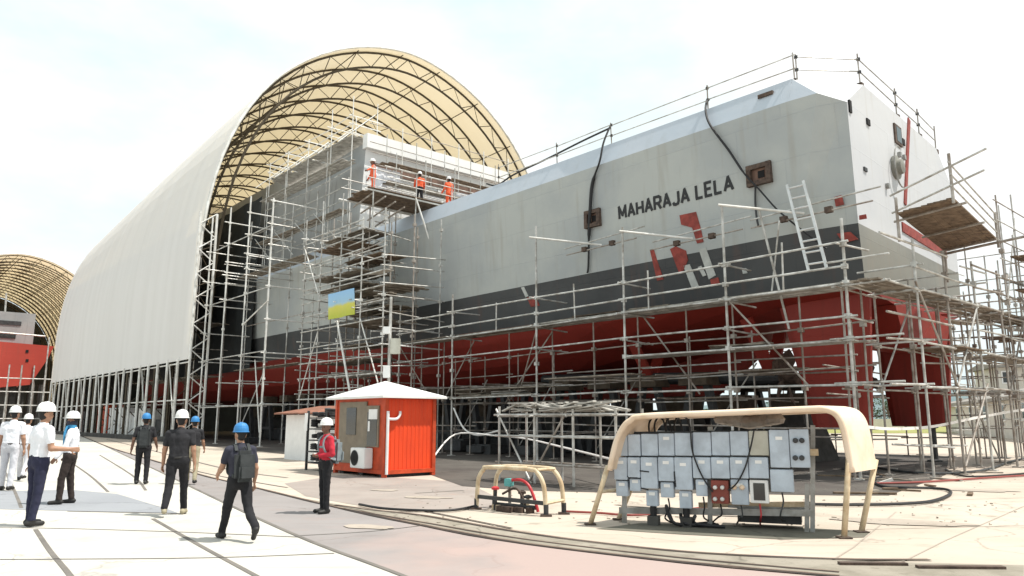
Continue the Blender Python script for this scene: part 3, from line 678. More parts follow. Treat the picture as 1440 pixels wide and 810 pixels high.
dk = box2(-60, 437, 46, 484, 4, 20, 'ss', 'deckhouse'); box2(-60, 466, 22, 474, 3.9, .3, 'glass', 'window_band', dk); box2(-60, 449, 30, 455, 3.9, .2, 'dark', 'vent_band', dk)
for u, v in ((38, 494), (38, 507)): box2(u - 2, v - 2, u + 2, v + 2, -.06, .1, 'hole', 'opening')
mb = MB(); mb.tube([on_a(-40, 464, 113), on_a(64, 473, 113)], .12, 6); mb.build('guard_rail', 'tube', s2)
mb = MB(); mb.tube([on_a(7, 440, 117), on_a(9, 412, 117)], .12, 6); mb.build('mast', 'tube', s2)
# legs under it
for u in (5, 18, 30, 44, 58):
    mb = MB(); P = on_a(u, 545, 114); g_ = V((P.x, P.y, 0)); mb.box(g_ + V((0, 0, P.z / 2)), AX * .5, BX * .35, V((0, 0, P.z / 2 + .4)))
    single('support_block', mb, 'concrete', 'dark concrete support under the red hulled ship', 'support block', 'supports under the red ship')

# ------------------------------------------------------------------ scaffolding
class Scaf:
    def __init__(s, loc, label, name='scaffolding', group=None): s.r = thing(name, loc, label, 'scaffolding', group); s.n = {}
    def t(s, name, p, q, r=.035, m='tube', clamp=False):
        p, q = V(p), V(q); d = (q - p)
        if name != 'upright':
            p = p - d.normalized() * rnd(.05, .3); q = q + d.normalized() * rnd(.05, .3)
        j = V((rnd(-.015, .015), rnd(-.015, .015), rnd(-.02, .02)))
        mb = MB(); mb.tube([p + j, q + j], r, 7)
        if clamp:
            for f in clamp: c = p.lerp(q, f) + j; mb.box(c, V((.075, 0, 0)), V((0, .075, 0)), V((0, 0, .07)))
        return mb.build(name, m, s.r)
    def post(s, a, b, z0, z1, r=.04, m='tube', lv=()):
        mb = MB(); lean = V((rnd(-.04, .04), rnd(-.04, .04), 0))
        p, q = W(a, b, z0), W(a, b, z1) + lean
        mb.tube([p, q], r, 8)
        for z in lv:
            c = p.lerp(q, (z - z0) / (z1 - z0)); mb.box(c, AX * .08, BX * .08, V((0, 0, .075)))
        if z0 < .05: mb.box(p + V((0, 0, .02)), AX * .14, BX * .14, V((0, 0, .02)))
        return mb.build('upright', m, s.r)
    def led(s, A, B, r=.035, m='tube', name='ledger'): return s.t(name, W(*A), W(*B), r, m)
    def deck(s, a0, a1, b0, b1, z, along='a', m='plank', w=.24, toe=False):
        mb = MB()
        if along == 'a':
            n = max(1, int(abs(b1 - b0) / (w + .012)))
            for i in range(n):
                b_ = b0 + (b1 - b0) * (i + .5) / n; e0, e1 = rnd(-.25, .25), rnd(-.25, .25); zz = z + rnd(0, .025)
                mb.bar(W(a0 + e0, b_, zz), W(a1 + e1, b_, zz + rnd(-.02, .02)), w, .045)
        else:
            n = max(1, int(abs(a1 - a0) / (w + .012)))
            for i in range(n):
                a_ = a0 + (a1 - a0) * (i + .5) / n; e0, e1 = rnd(-.25, .25), rnd(-.25, .25); zz = z + rnd(0, .025)
                mb.bar(W(a_, b0 + e0, zz), W(a_, b1 + e1, zz + rnd(-.02, .02)), w, .045)
        return mb.build('plank_deck', m, s.r)

# along the open hull side
S = Scaf(W(11, -1.5, 0), 'long grey tube scaffolding with plank walkways along the open hull side')
ap = [-.6, 3.5, 8.0, 12.9, 18.9, 23.7]; tops = [7.7, 9.0, 9.1, 10.1, 7.8, 7.8]
lv_all = [2.72, 4.05, 4.72, 5.72, 6.22, 6.9]
for a_, tp in zip(ap, tops): S.post(a_, -2.1, 0, tp, .045, lv=[z for z in lv_all if z < tp])
for a_ in (-.4, 1.6, 4.1, 6.1, 8.4, 10.8, 13.3, 16.2, 19.2, 21.5, 23.5): S.post(a_, -.75, 0, 5.9, .033, 'tube_old', lv=[2.7, 4.6])
for i in range(len(ap) - 1):
    a0, a1 = ap[i], ap[i + 1]
    for z in (2.72, 6.22, 6.9, 5.66): S.led((a0, -2.15, z + rnd(-.05, .05)), (a1, -2.15, z + rnd(-.05, .05)), .036)
    S.led((a0, -2.12, 4.0 if a0 < 6 else 4.75), (a1, -2.12, 4.05 if a0 < 6 else 4.7), .034)
    for z in (1.5, 3.3, 4.6): S.led((a0, -.72, z + rnd(-.1, .1)), (a1, -.72, z + rnd(-.1, .1)), .03, 'tube_old')
    S.deck(a0 - .1, a1 + .1, -2.0, -.55, 5.76, m='plank_pale' if i < 3 else 'plank')
    if i in (0, 1): S.deck(a0 - .1, a1 + .1, -1.95, -.8, 4.03, m='plank_pale'); S.led((a0, -2.15, 4.72), (a1, -2.15, 4.74), .034)
    if i in (2, 3): S.deck(a0, a1, -1.9, -1.0, 3.4 - .3 * (i - 2), m='plank')
    if i in (3, 4): S.deck(a0 + .4, a1 - .4, -1.9, -1.0, 2.78, m='plank')
for a_, tp in zip(ap, tops):
    for z in (2.75, 4.7, 5.68, 6.9): S.led((a_ + .05, -2.2, z), (a_ + .05, -.45, z + rnd(-.1, .1)), .034)
for (A, B) in (((3.5, -2.05, 5.7), (1.2, -1.4, 2.8)), ((12.9, -2.05, 5.6), (15, -1.2, 2.9)), ((8, -.8, 5.6), (5.6, -.9, 2.7)), ((19, -.8, 5.4), (21.2, -.9, 2.7)), ((23.7, -2, 5.5), (22, -1.2, 2.8)), ((16.2, -.8, 2.7), (13.3, -.8, 5.5))):
    S.led(A, B, .033, 'tube_old', 'brace')
# short upper outriggers near the ship's name
for a_, z in ((12.9, 9.55), (8.0, 8.95), (3.5, 9.0)):
    S.led((a_, -2.15, z), (a_ - 1.9, -.35, z - .35), .045, 'tube_white', 'outrigger')
    S.led((a_ - .4, -.5, z - .55), (a_ - 4.2, -.5, z - .5), .028, 'tube_old'); S.led((a_ - .4, -.5, z - .25), (a_ - 4.6, -.5, z - .1), .028, 'tube')
    for da in (1.4, 3.0): MB().box(W(a_ - da, -.5, z - .5), AX * .12, BX * .08, V((0, 0, .1))).build('clamp', 'rust', S.r)
S.led((2.6, -1.2, 8.7), (1.9, -1.1, 4.9), .04, 'tube', 'brace'); S.led((2.0, -1.0, 8.2), (2.4, -1.0, 6), .03, 'tube', 'brace')
for a_, z0, z1 in ((6.8, 5.7, 7.2), (10.6, 5.7, 7.2), (15.6, 5.7, 7.0), (1.4, 5.7, 7.3)): S.post(a_, -2.1, z0, z1, .03)
# clutter laid on the walkways
for a_, z in ((9, 5.84), (10.6, 5.84), (6.2, 5.84), (14.4, 2.86), (17, 2.86), (2.5, 4.12)):
    mb = MB()
    for k in range(5): mb.bar(W(a_ + rnd(-.2, .2), -1.6 + k * .12, z + rnd(0, .12)), W(a_ + 2.2 + rnd(-.3, .3), -1.55 + k * .12, z + rnd(0, .12)), .2, .04)
    single('loose_planks', mb, random.choice(['plank_pale', 'plank', 'timber']), 'loose boards left lying on the walkway of the hull side scaffolding', 'boards', 'loose boards on the hull side walkways')

S9 = Scaf(W(111, -12, 0), 'distant scaffolding round the red hulled ship in front of the smaller shelter')
for u in (-10, 8, 26, 44, 60, 74):
    P = on_a(u, 560, 110.5); b_ = ab(P)[1]; S9.post(110.5, b_, 0, 9 + (4 if u > 50 else 0), .09, 'tube'); S9.post(113, b_ + .5, 0, 9, .08, 'tube_old')
for z in (1.8, 3.6, 5.4, 7.2): S9.led((110.5, bt - 14, z), (110.5, bt + 1, z), .08, 'tube')
# around the stern
S = Scaf(W(-1, 6, 0), 'tube scaffolding with plank decks wrapped round the stern and rudders')
bs = [-2.2, .1, 2.6, 5.2, 7.8, 10.4, 13.2]
for i, b_ in enumerate(bs):
    if i: S.post(-1.75, b_, 0, 7.2 if i < 5 else 9, .04, 'tube' if i % 2 else 'tube_old', lv=[2.7, 4, 5.6, 6.4])
    S.post(-.35, b_ + .3, 0, 5.8, .036, 'tube_old', lv=[2.7, 4])
for i in range(len(bs) - 1):
    for z in (1.25, 2.7, 4.0, 4.75, 5.6, 6.3, 7.0):
        if z == 1.25 and i < 2: continue
        if rnd(0, 1) < .85: S.led((-1.8, bs[i], z + rnd(-.06, .06)), (-1.8, bs[i + 1], z + rnd(-.06, .06)), .036, 'tube' if rnd(0, 1) < .7 else 'tube_old')
    for z in (2.6, 4.0, 5.6): S.led((-.4, bs[i], z), (-.4, bs[i + 1], z + rnd(-.1, .1)), .03, 'tube_old')
    S.deck(-1.7, -.45, bs[i] - .1, bs[i + 1] + .1, 5.68, along='b', m='plank')
    if i > 3: S.deck(-1.7, -.45, bs[i], bs[i + 1], 4.05, along='b', m='plank')
for b_ in bs:
    for z in (2.75, 4.05, 5.62, 6.4): S.led((-1.85, b_ + .05, z), (-.25, b_ + .05, z), .033)
for A, B in (((-1.8, .1, 5.6), (-1.8, 2.5, 2.8)), ((-1.8, 7.8, 2.7), (-1.8, 10.4, 5.6)), ((-1.8, 5.2, 2.7), (-1.8, 2.6, .3))): S.led(A, B, .033, 'tube_old', 'brace')

for k in range(16):
    z = rnd(.8, 6.9); b_ = rnd(0, 11)
    S.led((-1.8 + rnd(0, 1.4), b_, z), (-1.8 + rnd(0, 1.4), b_ + rnd(1.5, 3.5), z + rnd(-.15, .15)), .032, 'tube' if k % 2 else 'tube_old')
for b_ in (1.4, 3.9, 6.5, 9.1): S.post(-1.0, b_, 0, 6.2, .033, 'tube_old', lv=[2.7, 4])
for A, B in (((-1.8, 2.6, 2.7), (-1.8, 5.2, 5.6)), ((-.4, .2, 2.6), (-.4, 2.9, 5.4)), ((-.4, 8, 2.6), (-.4, 10.4, .3))): S.led(A, B, .033, 'tube', 'brace')
S.deck(-1.9, -.3, 2.6, 5.2, 4.05, along='b', m='plank_brown'); S.deck(-1.9, .1, 12, 14.6, 5.1, along='a', m='plank_brown')
# lattice tower beyond the stern
S = Scaf(W(0, 17, 0), 'open tube scaffolding tower standing clear beyond the far corner of the stern')
for a_ in (-1.6, .6, 2.8):
    for b_ in (14.8, 16.6, 18.6): S.post(a_, b_, 0, 9.2 if a_ < 1 else 8.2, .033, 'tube', lv=[1.5 + 1.15 * k for k in range(6)])
for k in range(8):
    z = 1.2 + k * 1.12
    for a_ in (-1.6, 2.8):
        if rnd(0, 1) < .9: S.led((a_, 14.8, z), (a_, 18.6, z + rnd(-.05, .05)), .026)
    for b_ in (14.8, 18.6):
        if rnd(0, 1) < .8: S.led((-1.6, b_, z + .1), (2.8, b_, z + .1), .026)
S.deck(-1.5, .5, 14.9, 18.4, 6.2, along='b', m='plank'); S.deck(.6, 2.7, 14.9, 17, 6.3, along='b', m='plank')
for A, B in (((-1.6, 14.8, .4), (-1.6, 18.6, 4)), ((2.8, 14.8, 4), (2.8, 18.6, .4))): S.led(A, B, .03, 'tube_old', 'brace')

S = Scaf(W(-1, 11, 0), 'tall thin tube scaffolding rising beyond the hanging stage at the stern')
for k, (a_, b_, h) in enumerate(((-1.9, 8.2, 10.2), (-1.9, 10.2, 10.6), (-1.9, 12.2, 10.2), (-.4, 13.9, 11.2), (1.2, 14.2, 10.6), (-1.9, 14.3, 9.6), (-3.3, 9.2, 9.2), (-3.3, 11.4, 9.0), (-3.3, 13.4, 8.6))): S.post(a_, b_, 0, h, .03, 'tube' if k % 2 else 'tube_old', lv=[5, 6, 7, 8])
for k in range(13):
    z = .9 + .75 * k
    S.led((-1.95, 8, z), (-1.95, 14.4, z + rnd(-.1, .1)), .024, 'tube' if k % 2 else 'tube_old')
    if k < 11: S.led((-3.35, 9, z + .2), (-3.35, 13.6, z + .2), .024, 'tube_old' if k % 2 else 'tube')
    for b_ in (9.2, 11.4, 13.4):
        if z < 8.4 and rnd(0, 1) < .6: S.led((-3.4, b_, z), (-1.8, b_, z), .024, 'tube_old')
S.deck(-3.2, -1.9, 9.2, 13.4, 6.6, along='b', m='plank_brown'); S.deck(-3.2, -1.9, 9.2, 13.4, 7.9, along='b', m='plank_brown')
for A, B in (((-1.9, 8.2, 6), (-1.9, 10.2, 9.4)), ((-3.3, 9.2, 3), (-3.3, 13.4, 6.6)), ((-3.3, 13.4, 1), (-3.3, 11.4, 4))): S.led(A, B, .026, 'tube', 'brace')
# suspended stage on the stern
S = Scaf(W(-1.8, 3, 8), 'brown plank stage with tube rails hung high on the white stern', 'hanging_stage')
PC = [W(-1.5, -.15, 8.02), W(-3.25, -.65, 8.02), W(-2.4, 6.1, 8.02), W(-.42, 6.75, 8.02)]
mb = MB(); n = 9
for i in range(n):
    t = (i + .5) / n; p = PC[0].lerp(PC[1], t); q = PC[3].lerp(PC[2], t); mb.bar(p + V((0, 0, rnd(0, .02))), q + V((0, 0, rnd(0, .02))), .19, .05)
mb.build('plank_deck', 'plank_brown', S.r)
for t in (.08, .5, .92):
    p = PC[0].lerp(PC[3], t); q = PC[1].lerp(PC[2], t); S.t('bearer', p - V((0, 0, .08)), q - V((0, 0, .08)), .04, 'tube_old')
e = PC[3].lerp(PC[2], 1.0); S.t('bearer', PC[3] - V((0, 0, .1)), PC[2] + (PC[2] - PC[3]) * .6 - V((0, 0, .1)), .05, 'tube_old')
for p, h0, h1 in ((PC[0], -.9, .5), (PC[1], -.15, 1.35), (PC[2], -.3, 1.0), (PC[3], -1.2, .9)): S.t('upright', p + V((0, 0, h0)), p + V((0, 0, h1)), .045, 'tube_old')
for h in (.55, 1.1): S.t('guard_tube', PC[0] + V((0, 0, h - .45)), PC[1] + (PC[1] - PC[0]) * .5 + V((0, 0, h)), .032)
for h in (.35, .7, 1.05): S.t('guard_tube', PC[1] + V((0, 0, h)), PC[2] + V((0, 0, h - .1)), .026)

# access tower by the shelter mouth
S = Scaf(W(27, -2.4, 0), 'dense scaffolding tower packed with plank levels against the ship by the shelter')
tp_a = [22.3, 24.6, 27.0, 29.4, 31.4]
for i, a_ in enumerate(tp_a):
    for b_ in (-4.0, -2.2, -.5): S.post(a_, b_, 0, rnd(13.2, 14.6) if i > 1 else 12.6, .04 if b_ < -2 else .035, 'tube' if b_ < -3 or rnd(0, 1) < .4 else 'tube_old', lv=[4, 6, 8, 10, 12])
levels = [2.9, 4.1, 5.0, 5.9, 6.9, 7.8, 8.6, 9.4, 10.1, 10.9, 11.7, 12.5]
for k, z in enumerate(levels):
    a_lo = 22.3 if k < 9 else 24.6
    c0_ = rnd(a_lo, 27); S.deck(c0_, min(31.6, c0_ + rnd(3, 6.5)), -3.9 + rnd(0, 1.2), -.6 - rnd(0, .8), z + rnd(-.1, .1), along='a' if k % 2 else 'b', m=random.choice(['plank', 'plank_pale', 'plank', 'plank_brown']))
    for b_ in (-4.05,):
        S.led((a_lo, b_, z - .08), (31.4, b_, z - .08 + rnd(-.06, .06)), .036); 
        if k % 2 == 0: S.led((a_lo, b_, z + .45), (31.4, b_, z + .5), .032)
    for a_ in (22.3, 27.0, 31.4):
        if a_ >= a_lo: S.led((a_, -4.1, z + rnd(0, .5)), (a_, -.4, z + rnd(0, .5)), .034, 'tube' if rnd(0, 1) < .7 else 'tube_white')
for A, B in (((27, -4.05, 7.0), (24.4, -4.6, 3.2)), ((31.4, -4, 3), (29.4, -4, 6.8)), ((22.3, -4, 3), (24.6, -4, 7)), ((29.4, -4.1, 9), (31.4, -4.1, 12))): S.led(A, B, .06 if A[0] == 27 else .035, 'tube_white', 'brace')
for k in range(26):
    z = rnd(3, 12.8); a_ = rnd(22.3, 29); b_ = rnd(-4.1, -.6)
    if rnd(0, 1) < .5: S.led((a_, b_, z), (a_ + rnd(1.5, 3.5), b_, z + rnd(-.25, .25)), .03, 'tube' if rnd(0, 1) < .5 else 'tube_old')
    else: S.led((a_, -4.1, z), (a_ + rnd(-.3, .3), -.6, z + rnd(-.3, .3)), .034, 'tube')
for k in range(14):
    z = rnd(6.5, 13); a_ = rnd(22.6, 28.5); b_ = rnd(-3.8, -1.2); S.deck(a_, a_ + rnd(1.2, 2.6), b_, b_ + .55, z, m=random.choice(['plank_pale', 'plank']))
# staging on top where the workers stand
S2 = Scaf(W(26, 0, 13.5), 'timber staging on tube legs at deck level where the orange workers stand', 'work_stage')
S2.deck(24.6, 27.6, -3.6, 4.6, 14.35, along='b', m='plank_brown', w=.26)
for a_ in (24.7, 27.5):
    S2.led((a_, -3.8, 14.25), (a_, 4.8, 14.25), .05, 'tube_white')
    for h in (.6, 1.15): S2.led((a_, -3.6, 14.35 + h), (a_, 4.6, 14.35 + h), .028)
    for b_ in (-3.4, -.6, 2, 4.4): S2.post(a_, b_, 13.55 if b_ > 0 else 12.0, 15.7, .035)
S2.led((24.6, -.6, 14.2), (24.2, .2, 11.6), .05, 'tube_white', 'brace')
for i in range(4): S2.led((23.9 + rnd(0, 1), -3.4 + i * .5, 14.1 - i * .25), (27.5, -3 + i * .5, 14.0 - i * .3), .05, 'tube_old', 'bearer')

# big frame at the mouth of the shelter
S = Scaf(W(43, -2.5, 0), 'tall open scaffolding frame with few planks, beside the dark hull in the shelter mouth')
fa = [36.7, 40.6, 44.4, 48.2]
zl = [2.7, 4.3, 6.0, 8.2, 10.4, 12.2, 13.2, 14.6, 16.2]
for a_ in fa:
    S.post(a_, -4, 0, 17.4 if a_ > 38 else 16.4, .055, 'tube_white', lv=zl); S.post(a_, -.8, 0, 17.6, .045, 'tube', lv=zl)
    for z in zl:
        if rnd(0, 1) < .85: S.led((a_, -4.1, z), (a_, -.6 + (0 if a_ > 37 else .1), z), .042, 'tube_white' if rnd(0, 1) < .6 else 'tube')
for i in range(3):
    for z in (2.6, 6.1, 10.3, 14.5): S.led((fa[i], -4, z), (fa[i + 1], -4, z), .04)
    for z in (5.5, 9.0, 12.9, 16.4): S.led((fa[i], -.75, z), (fa[i + 1], -.75, z), .034, 'tube_old')
    for z in (5.45, 12.85): S.deck(fa[i], fa[i + 1], -1.7, -.5, z, m='plank')
for z in (11.6, 12.0, 12.4, 13.0): S.led((44.4, -3.9, z), (44.4, -.7, z), .036, 'tube'); S.led((40.6, -3.9, z + .1), (40.6, -.7, z + .1), .036, 'tube')
for A, B in (((36.7, -4, 5.0), (40.6, -2.4, 1.0)), ((48.2, -.8, 1), (44.4, -.8, 5)), ((36.9, -4, 1), (40.6, -3, 5.6)), ((40.6, -4, 8.2), (36.7, -4, 9.4))): S.led(A, B, .045, 'tube_white', 'brace')
# under the hull and on its far side
S = Scaf(W(12, 1.6, 0), 'dim scaffolding standing under the turn of the red bilge')
for i, a_ in enumerate((.8, 4.6, 7.4, 10, 12.6, 15.2, 17.8, 20.4, 23)):
    S.post(a_, 1.2, 0, 5.0, .03, 'tube_old', lv=[1.2, 2.5]); S.post(a_ + 1.2, 4.2, 0, 3.4, .03, 'tube_old')
    for z in (1.1, 2.5, 3.4): S.led((a_, -.8, z), (a_ + rnd(0, .4), 4.3, z + rnd(-.1, .1)), .028, 'tube_old')
    if i % 2: S.led((a_, 1.2, 3.6), (a_ + 2.4, 1.2, .6), .028, 'tube', 'brace')
for z in (1.15, 2.45, 3.3, 3.9):
    for k in range(5): S.led((.8 + 4.4 * k, 1.15, z + rnd(-.08, .08)), (5.3 + 4.4 * k, 1.15, z + rnd(-.08, .08)), .03, 'tube' if k % 2 else 'tube_old')
for a_, z in ((5, 2.5), (8.5, 3.35), (12.8, 2.5), (16, 3.3), (19, 2.5), (2, 3.4)): S.deck(a_, a_ + 2.6, .0, 1.1, z, m='plank_pale' if a_ > 10 else 'plank')
S = Scaf(W(12, 15, 0), 'tube scaffolding along the far side of the hull, seen under its bottom')
for a_ in (1, 4.5, 8, 11.5, 15, 18.5, 22):
    for b_ in (14.2, 15.6): S.post(a_, b_, 0, 6.4, .033, 'tube_old')
    for z in (1.4, 2.8, 4.4): S.led((a_, 14.2, z), (a_, 15.6, z), .03, 'tube_old')
for k in range(6):
    a_ = 1 + 3.5 * k
    for z in (.9, 1.9, 2.8, 3.6, 4.4, 5.4): S.led((a_, 14.2, z), (a_ + 3.5, 14.2, z + rnd(-.1, .1)), .03, 'tube_old')
    S.deck(a_, a_ + 3.5, 14.3, 15.5, 2.86); S.deck(a_, a_ + 3.5, 14.3, 15.5, 4.5)
# deeper inside the shelter
S = Scaf(W(58, -2.5, 0), 'dim scaffolding standing deep inside the shelter along the dark hull side')
for a_ in (52.5, 57, 61.5, 66, 71):
    S.post(a_, -3.2, 0, 17.5, .045, 'tube'); S.post(a_, -.9, 0, 17.5, .04, 'tube_old')
    for z in (3, 5.2, 7.4, 9.6, 11.8, 14, 16.2): S.led((a_, -3.3, z), (a_, -.8, z), .036, 'tube_old')
for i in range(4):
    a0 = 52.5 + 4.5 * i
    for z in (3, 7.4, 11.8, 16): S.led((a0, -3.2, z), (a0 + 4.6, -3.2, z), .036)
    for z in (5.2, 9.6, 14): S.deck(a0, a0 + 4.5, -2.8, -.8, z, m='plank')

mb = MB()  # dark sheets added over the ship side for the shelter's deep shade
for z0_, z1_, b0_, b1_ in ((13.6, 20.0, -.12, .05), (5.6, 13.5, -.16, -.14)):
    for i in range(16):
        x0, x1 = 48.5 + 1.6 * i, 48.5 + 1.6 * (i + 1); w0, w1 = .12 * math.sin(i * 2.1), .12 * math.sin((i + 1) * 2.1)
        mb.hexa([W(x0, b0_ + w0, z0_), W(x1, b0_ + w1, z0_), W(x1, b1_ + w1, z1_), W(x0, b1_ + w0, z1_)], [W(x0, b0_ + w0 - .03, z0_), W(x1, b0_ + w1 - .03, z0_), W(x1, b1_ + w1 - .03, z1_), W(x0, b1_ + w0 - .03, z1_)])
single('added_shade_sheet', mb, 'shade_sheet', 'dark sheet added as shade over the ship side deep in the big shelter', 'shade_sheet')
# on top of the superstructure
S = Scaf(W(34, 5, 20.5), 'pale tube scaffolding climbing over the white top of the superstructure')
for a_ in (33, 36, 39.5, 43, 46.5):
    for b_ in (-.3, 1.6): S.post(a_, b_, 13.2 if b_ < 0 else 20.4, 22.3 + (1.2 if a_ < 37 else 0), .035, 'tube_white')
    for z in (20.9, 21.5, 22.1): S.led((a_, -.4, z), (a_, 1.8, z), .034, 'tube_white')
    S.led((a_, -1.2, 20.1), (a_, 1.2, 22.4), .034, 'tube_white', 'brace')
for i, a_ in enumerate((33, 36, 39.5, 43)):
    for z in (14.4, 15.3, 16.2, 17.2, 18.2, 19.2, 20.9, 21.5, 22.1): S.led((a_, -.35, z + rnd(-.1, .1)), (a_ + 3.4, -.35, z + rnd(-.1, .1)), .034, 'tube_white' if z > 20 else 'tube')
    S.deck(a_, a_ + 3.4, -1.1, -.1, 15.4, m='plank'); S.led((a_, -1.2, 13.4), (a_ + 3.2, -1.2, 15.6), .03, 'tube', 'brace'); S.post(a_ + 1.7, -1.2, 13.2, 19.8, .032, 'tube')
    S.deck(a_, a_ + 3.4, -1.0, .2, 18.9, m='plank_pale'); S.deck(a_, a_ + 3.4, -.3, 1.5, 20.75, m='plank_pale')
for b_ in (1.6, 4, 6.4, 8.8, 11.2): 
    S.post(31.6, b_, 13.6, 20.8, .035, 'tube'); S.post(30.4, b_, 13.6, 19.2, .035, 'tube')
    for z in (15.4, 16.9, 18.0): S.led((31.8, b_, z), (30.2, b_, z), .03)
for z in (14.6, 15.2, 15.9, 16.5, 17.2, 17.9, 18.5): 
    S.led((31.6, 1, z), (31.6, 12, z + rnd(-.08, .08)), .034, 'tube_white' if rnd(0, 1) < .6 else 'tube_old')
    if rnd(0, 1) < .6: S.led((30.4, 1, z + .2), (30.4, 12, z + .2), .03, 'tube')
for z in (15.45, 17.2): S.deck(30.5, 31.5, 1.2, 12, z, along='b', m='plank')
for k, (b0_, b1_, z0_, z1_) in enumerate(((.6, 2.6, 16.6, 18.3), (4.2, 6.0, 15.3, 17.4), (7.4, 10.2, 16.2, 17.9), (10.6, 12.4, 14.6, 17.0))):
    mb = MB()
    for i in range(8):
        f0, f1 = i / 8, (i + 1) / 8; w0, w1 = .08 * math.sin(i * 2.3 + k), .08 * math.sin((i + 1) * 2.3 + k); x0, x1 = b0_ + (b1_ - b0_) * f0, b0_ + (b1_ - b0_) * f1
        mb.hexa([W(31.45 + w0, x0, z0_ + w1), W(31.45 + w1, x1, z0_ + w0), W(31.48 + w1, x1, z0_ + w0), W(31.48 + w0, x0, z0_ + w1)], [W(31.45, x0, z1_), W(31.45, x1, z1_), W(31.48, x1, z1_), W(31.48, x0, z1_)])
    single('white_sheeting', mb, 'shirt_white', 'white sheeting tied to the scaffolding before the hangar wall', 'sheeting', 'white sheets before the hangar wall')
for b_ in (2.8, 5.2, 7.6, 10.0, 12.4):
    S.post(31.55, b_, 13.6, 21.6, .034, 'tube_white'); S.led((31.6, b_, 14), (31.6, b_ + rnd(1.5, 2.4), 16.6), .03, 'tube_old', 'brace')
S.deck(30.6, 31.5, 1, 12.4, 18.5, along='b', m='plank_brown')
for z in (19.3, 20.0, 21.3): S.led((31.6, .4, z), (31.6, 12.6, z + rnd(-.1, .1)), .03, 'tube_old')
# cargo of the deck: crates and drums near the workers
for b_, h in ((5.6, 1.3), (7.4, .9), (9.0, 1.5), (10.6, 1.0)):
    mb = MB(); mb.box(W(29.4, b_, 13.52 + h), AX * .4, BX * .5, V((0, 0, h))); mb.box(W(29.4, b_, 13.5 + 2 * h + .06), AX * .44, BX * .54, V((0, 0, .05)))
    single('deck_crate', mb, random.choice(['white', 'khaki', 'box']), 'pale crate standing on the deck in front of the hangar door', 'crate', 'crates on the deck before the hangar')

# low trestle on the yard
S = Scaf(W(4, -8.8, 0), 'low scaffolding trestle piled with boards, between the orange cabin and the hull', 'scaffold_trestle')
tA = gp(702, 676); tB = gp(868, 690); ex = (tB - tA).normalized(); ey = V((-ex.y, ex.x, 0))
for k in range(4):
    for d in (0, 1.1):
        p = tA + ex * ((tB - tA).length * k / 3) + ey * d; MB().tube([p, p + V((0, 0, 1.98 + rnd(-.05, .1)))], .035, 7).build('upright', 'tube', S.r)
        if d == 0: S.t('ledger', p + V((0, 0, 1.8)), p + ey * 1.1 + V((0, 0, 1.8)), .03)
for d in (0, 1.1):
    for z in (.5, 1.25, 1.82): S.t('ledger', tA + ey * d + V((0, 0, z)), tB + ey * d + V((0, 0, z)), .032, 'tube' if z > 1 else 'tube_old')
S.t('brace', tA + V((0, 0, 1.8)), tA + ex * 1.2 + V((0, 0, .1)), .028); S.t('brace', tA + ex * 2.4 + V((0, 0, 1.7)), tA + ex * 1.3 + V((0, 0, .2)), .028, 'tube_old')
mb = MB()
for k in range(60):
    o_ = tA + ex * rnd(-.1, (tB - tA).length - 1) + ey * rnd(0, 1.05); mb.bar(o_ + V((0, 0, 1.9 + rnd(0, .26))), o_ + ex * rnd(.4, 1.5) + ey * rnd(-.35, .35) + V((0, 0, 1.9 + rnd(0, .28))), .15, .035)
mb.build('plank_deck', 'plank_pale', S.r)

# banner on the access tower
def banner_mat():
    m = mat('banner_print', (.5, .6, .7)); n = m.node_tree.nodes; L = m.node_tree.links; p = n['Principled BSDF']
    tc = n.new('ShaderNodeNewGeometry'); sx = n.new('ShaderNodeSeparateXYZ'); L.new(tc.outputs['Position'], sx.inputs[0])
    mr = n.new('ShaderNodeMapRange'); mr.inputs['From Min'].default_value = 7.3; mr.inputs['From Max'].default_value = 8.95; L.new(sx.outputs['Z'], mr.inputs[0])
    t = n.new('ShaderNodeTexNoise'); t.inputs['Scale'].default_value = 2; L.new(tc.outputs['Position'], t.inputs['Vector'])
    ad = n.new('ShaderNodeMath'); ad.operation = 'MULTIPLY_ADD'; ad.inputs[1].default_value = .16; L.new(t.outputs['Fac'], ad.inputs[0]); L.new(mr.outputs[0], ad.inputs[2])
    r = n.new('ShaderNodeValToRGB'); e = r.color_ramp.elements; e[0].position = .12; e[0].color = (.42, .46, .06, 1); e[1].position = 1.0; e[1].color = (.20, .42, .40, 1)
    for pos, c in ((.42, (.55, .52, .10, 1)), (.52, (.30, .48, .62, 1)), (.9, (.26, .46, .70, 1))): k = e.new(pos); k.color = c
    L.new(ad.outputs[0], r.inputs[0]); L.new(r.outputs[0], p.inputs['Base Color']); return m
M['banner'] = banner_mat()
c = [on_b(u, v, -4.2) for u, v in ((462, 414), (498, 405), (498, 442), (462, 450))]
mb = MB(); n = 8; t_ = -BX * .02
for i in range(n):
    for j in range(5):
        def g(i, j): 
            p = c[0].lerp(c[1], i / n).lerp(c[3].lerp(c[2], i / n), j / 5); return p - BX * (.05 * math.sin(i * 1.3) * (j / 5 + .2))
        mb.hexa([g(i, j), g(i + 1, j), g(i + 1, j + 1), g(i, j + 1)], [x + t_ for x in (g(i, j), g(i + 1, j), g(i + 1, j + 1), g(i, j + 1))])
single('banner', mb, 'banner', 'blue and yellow green printed banner tied to the dense scaffolding tower', 'banner')

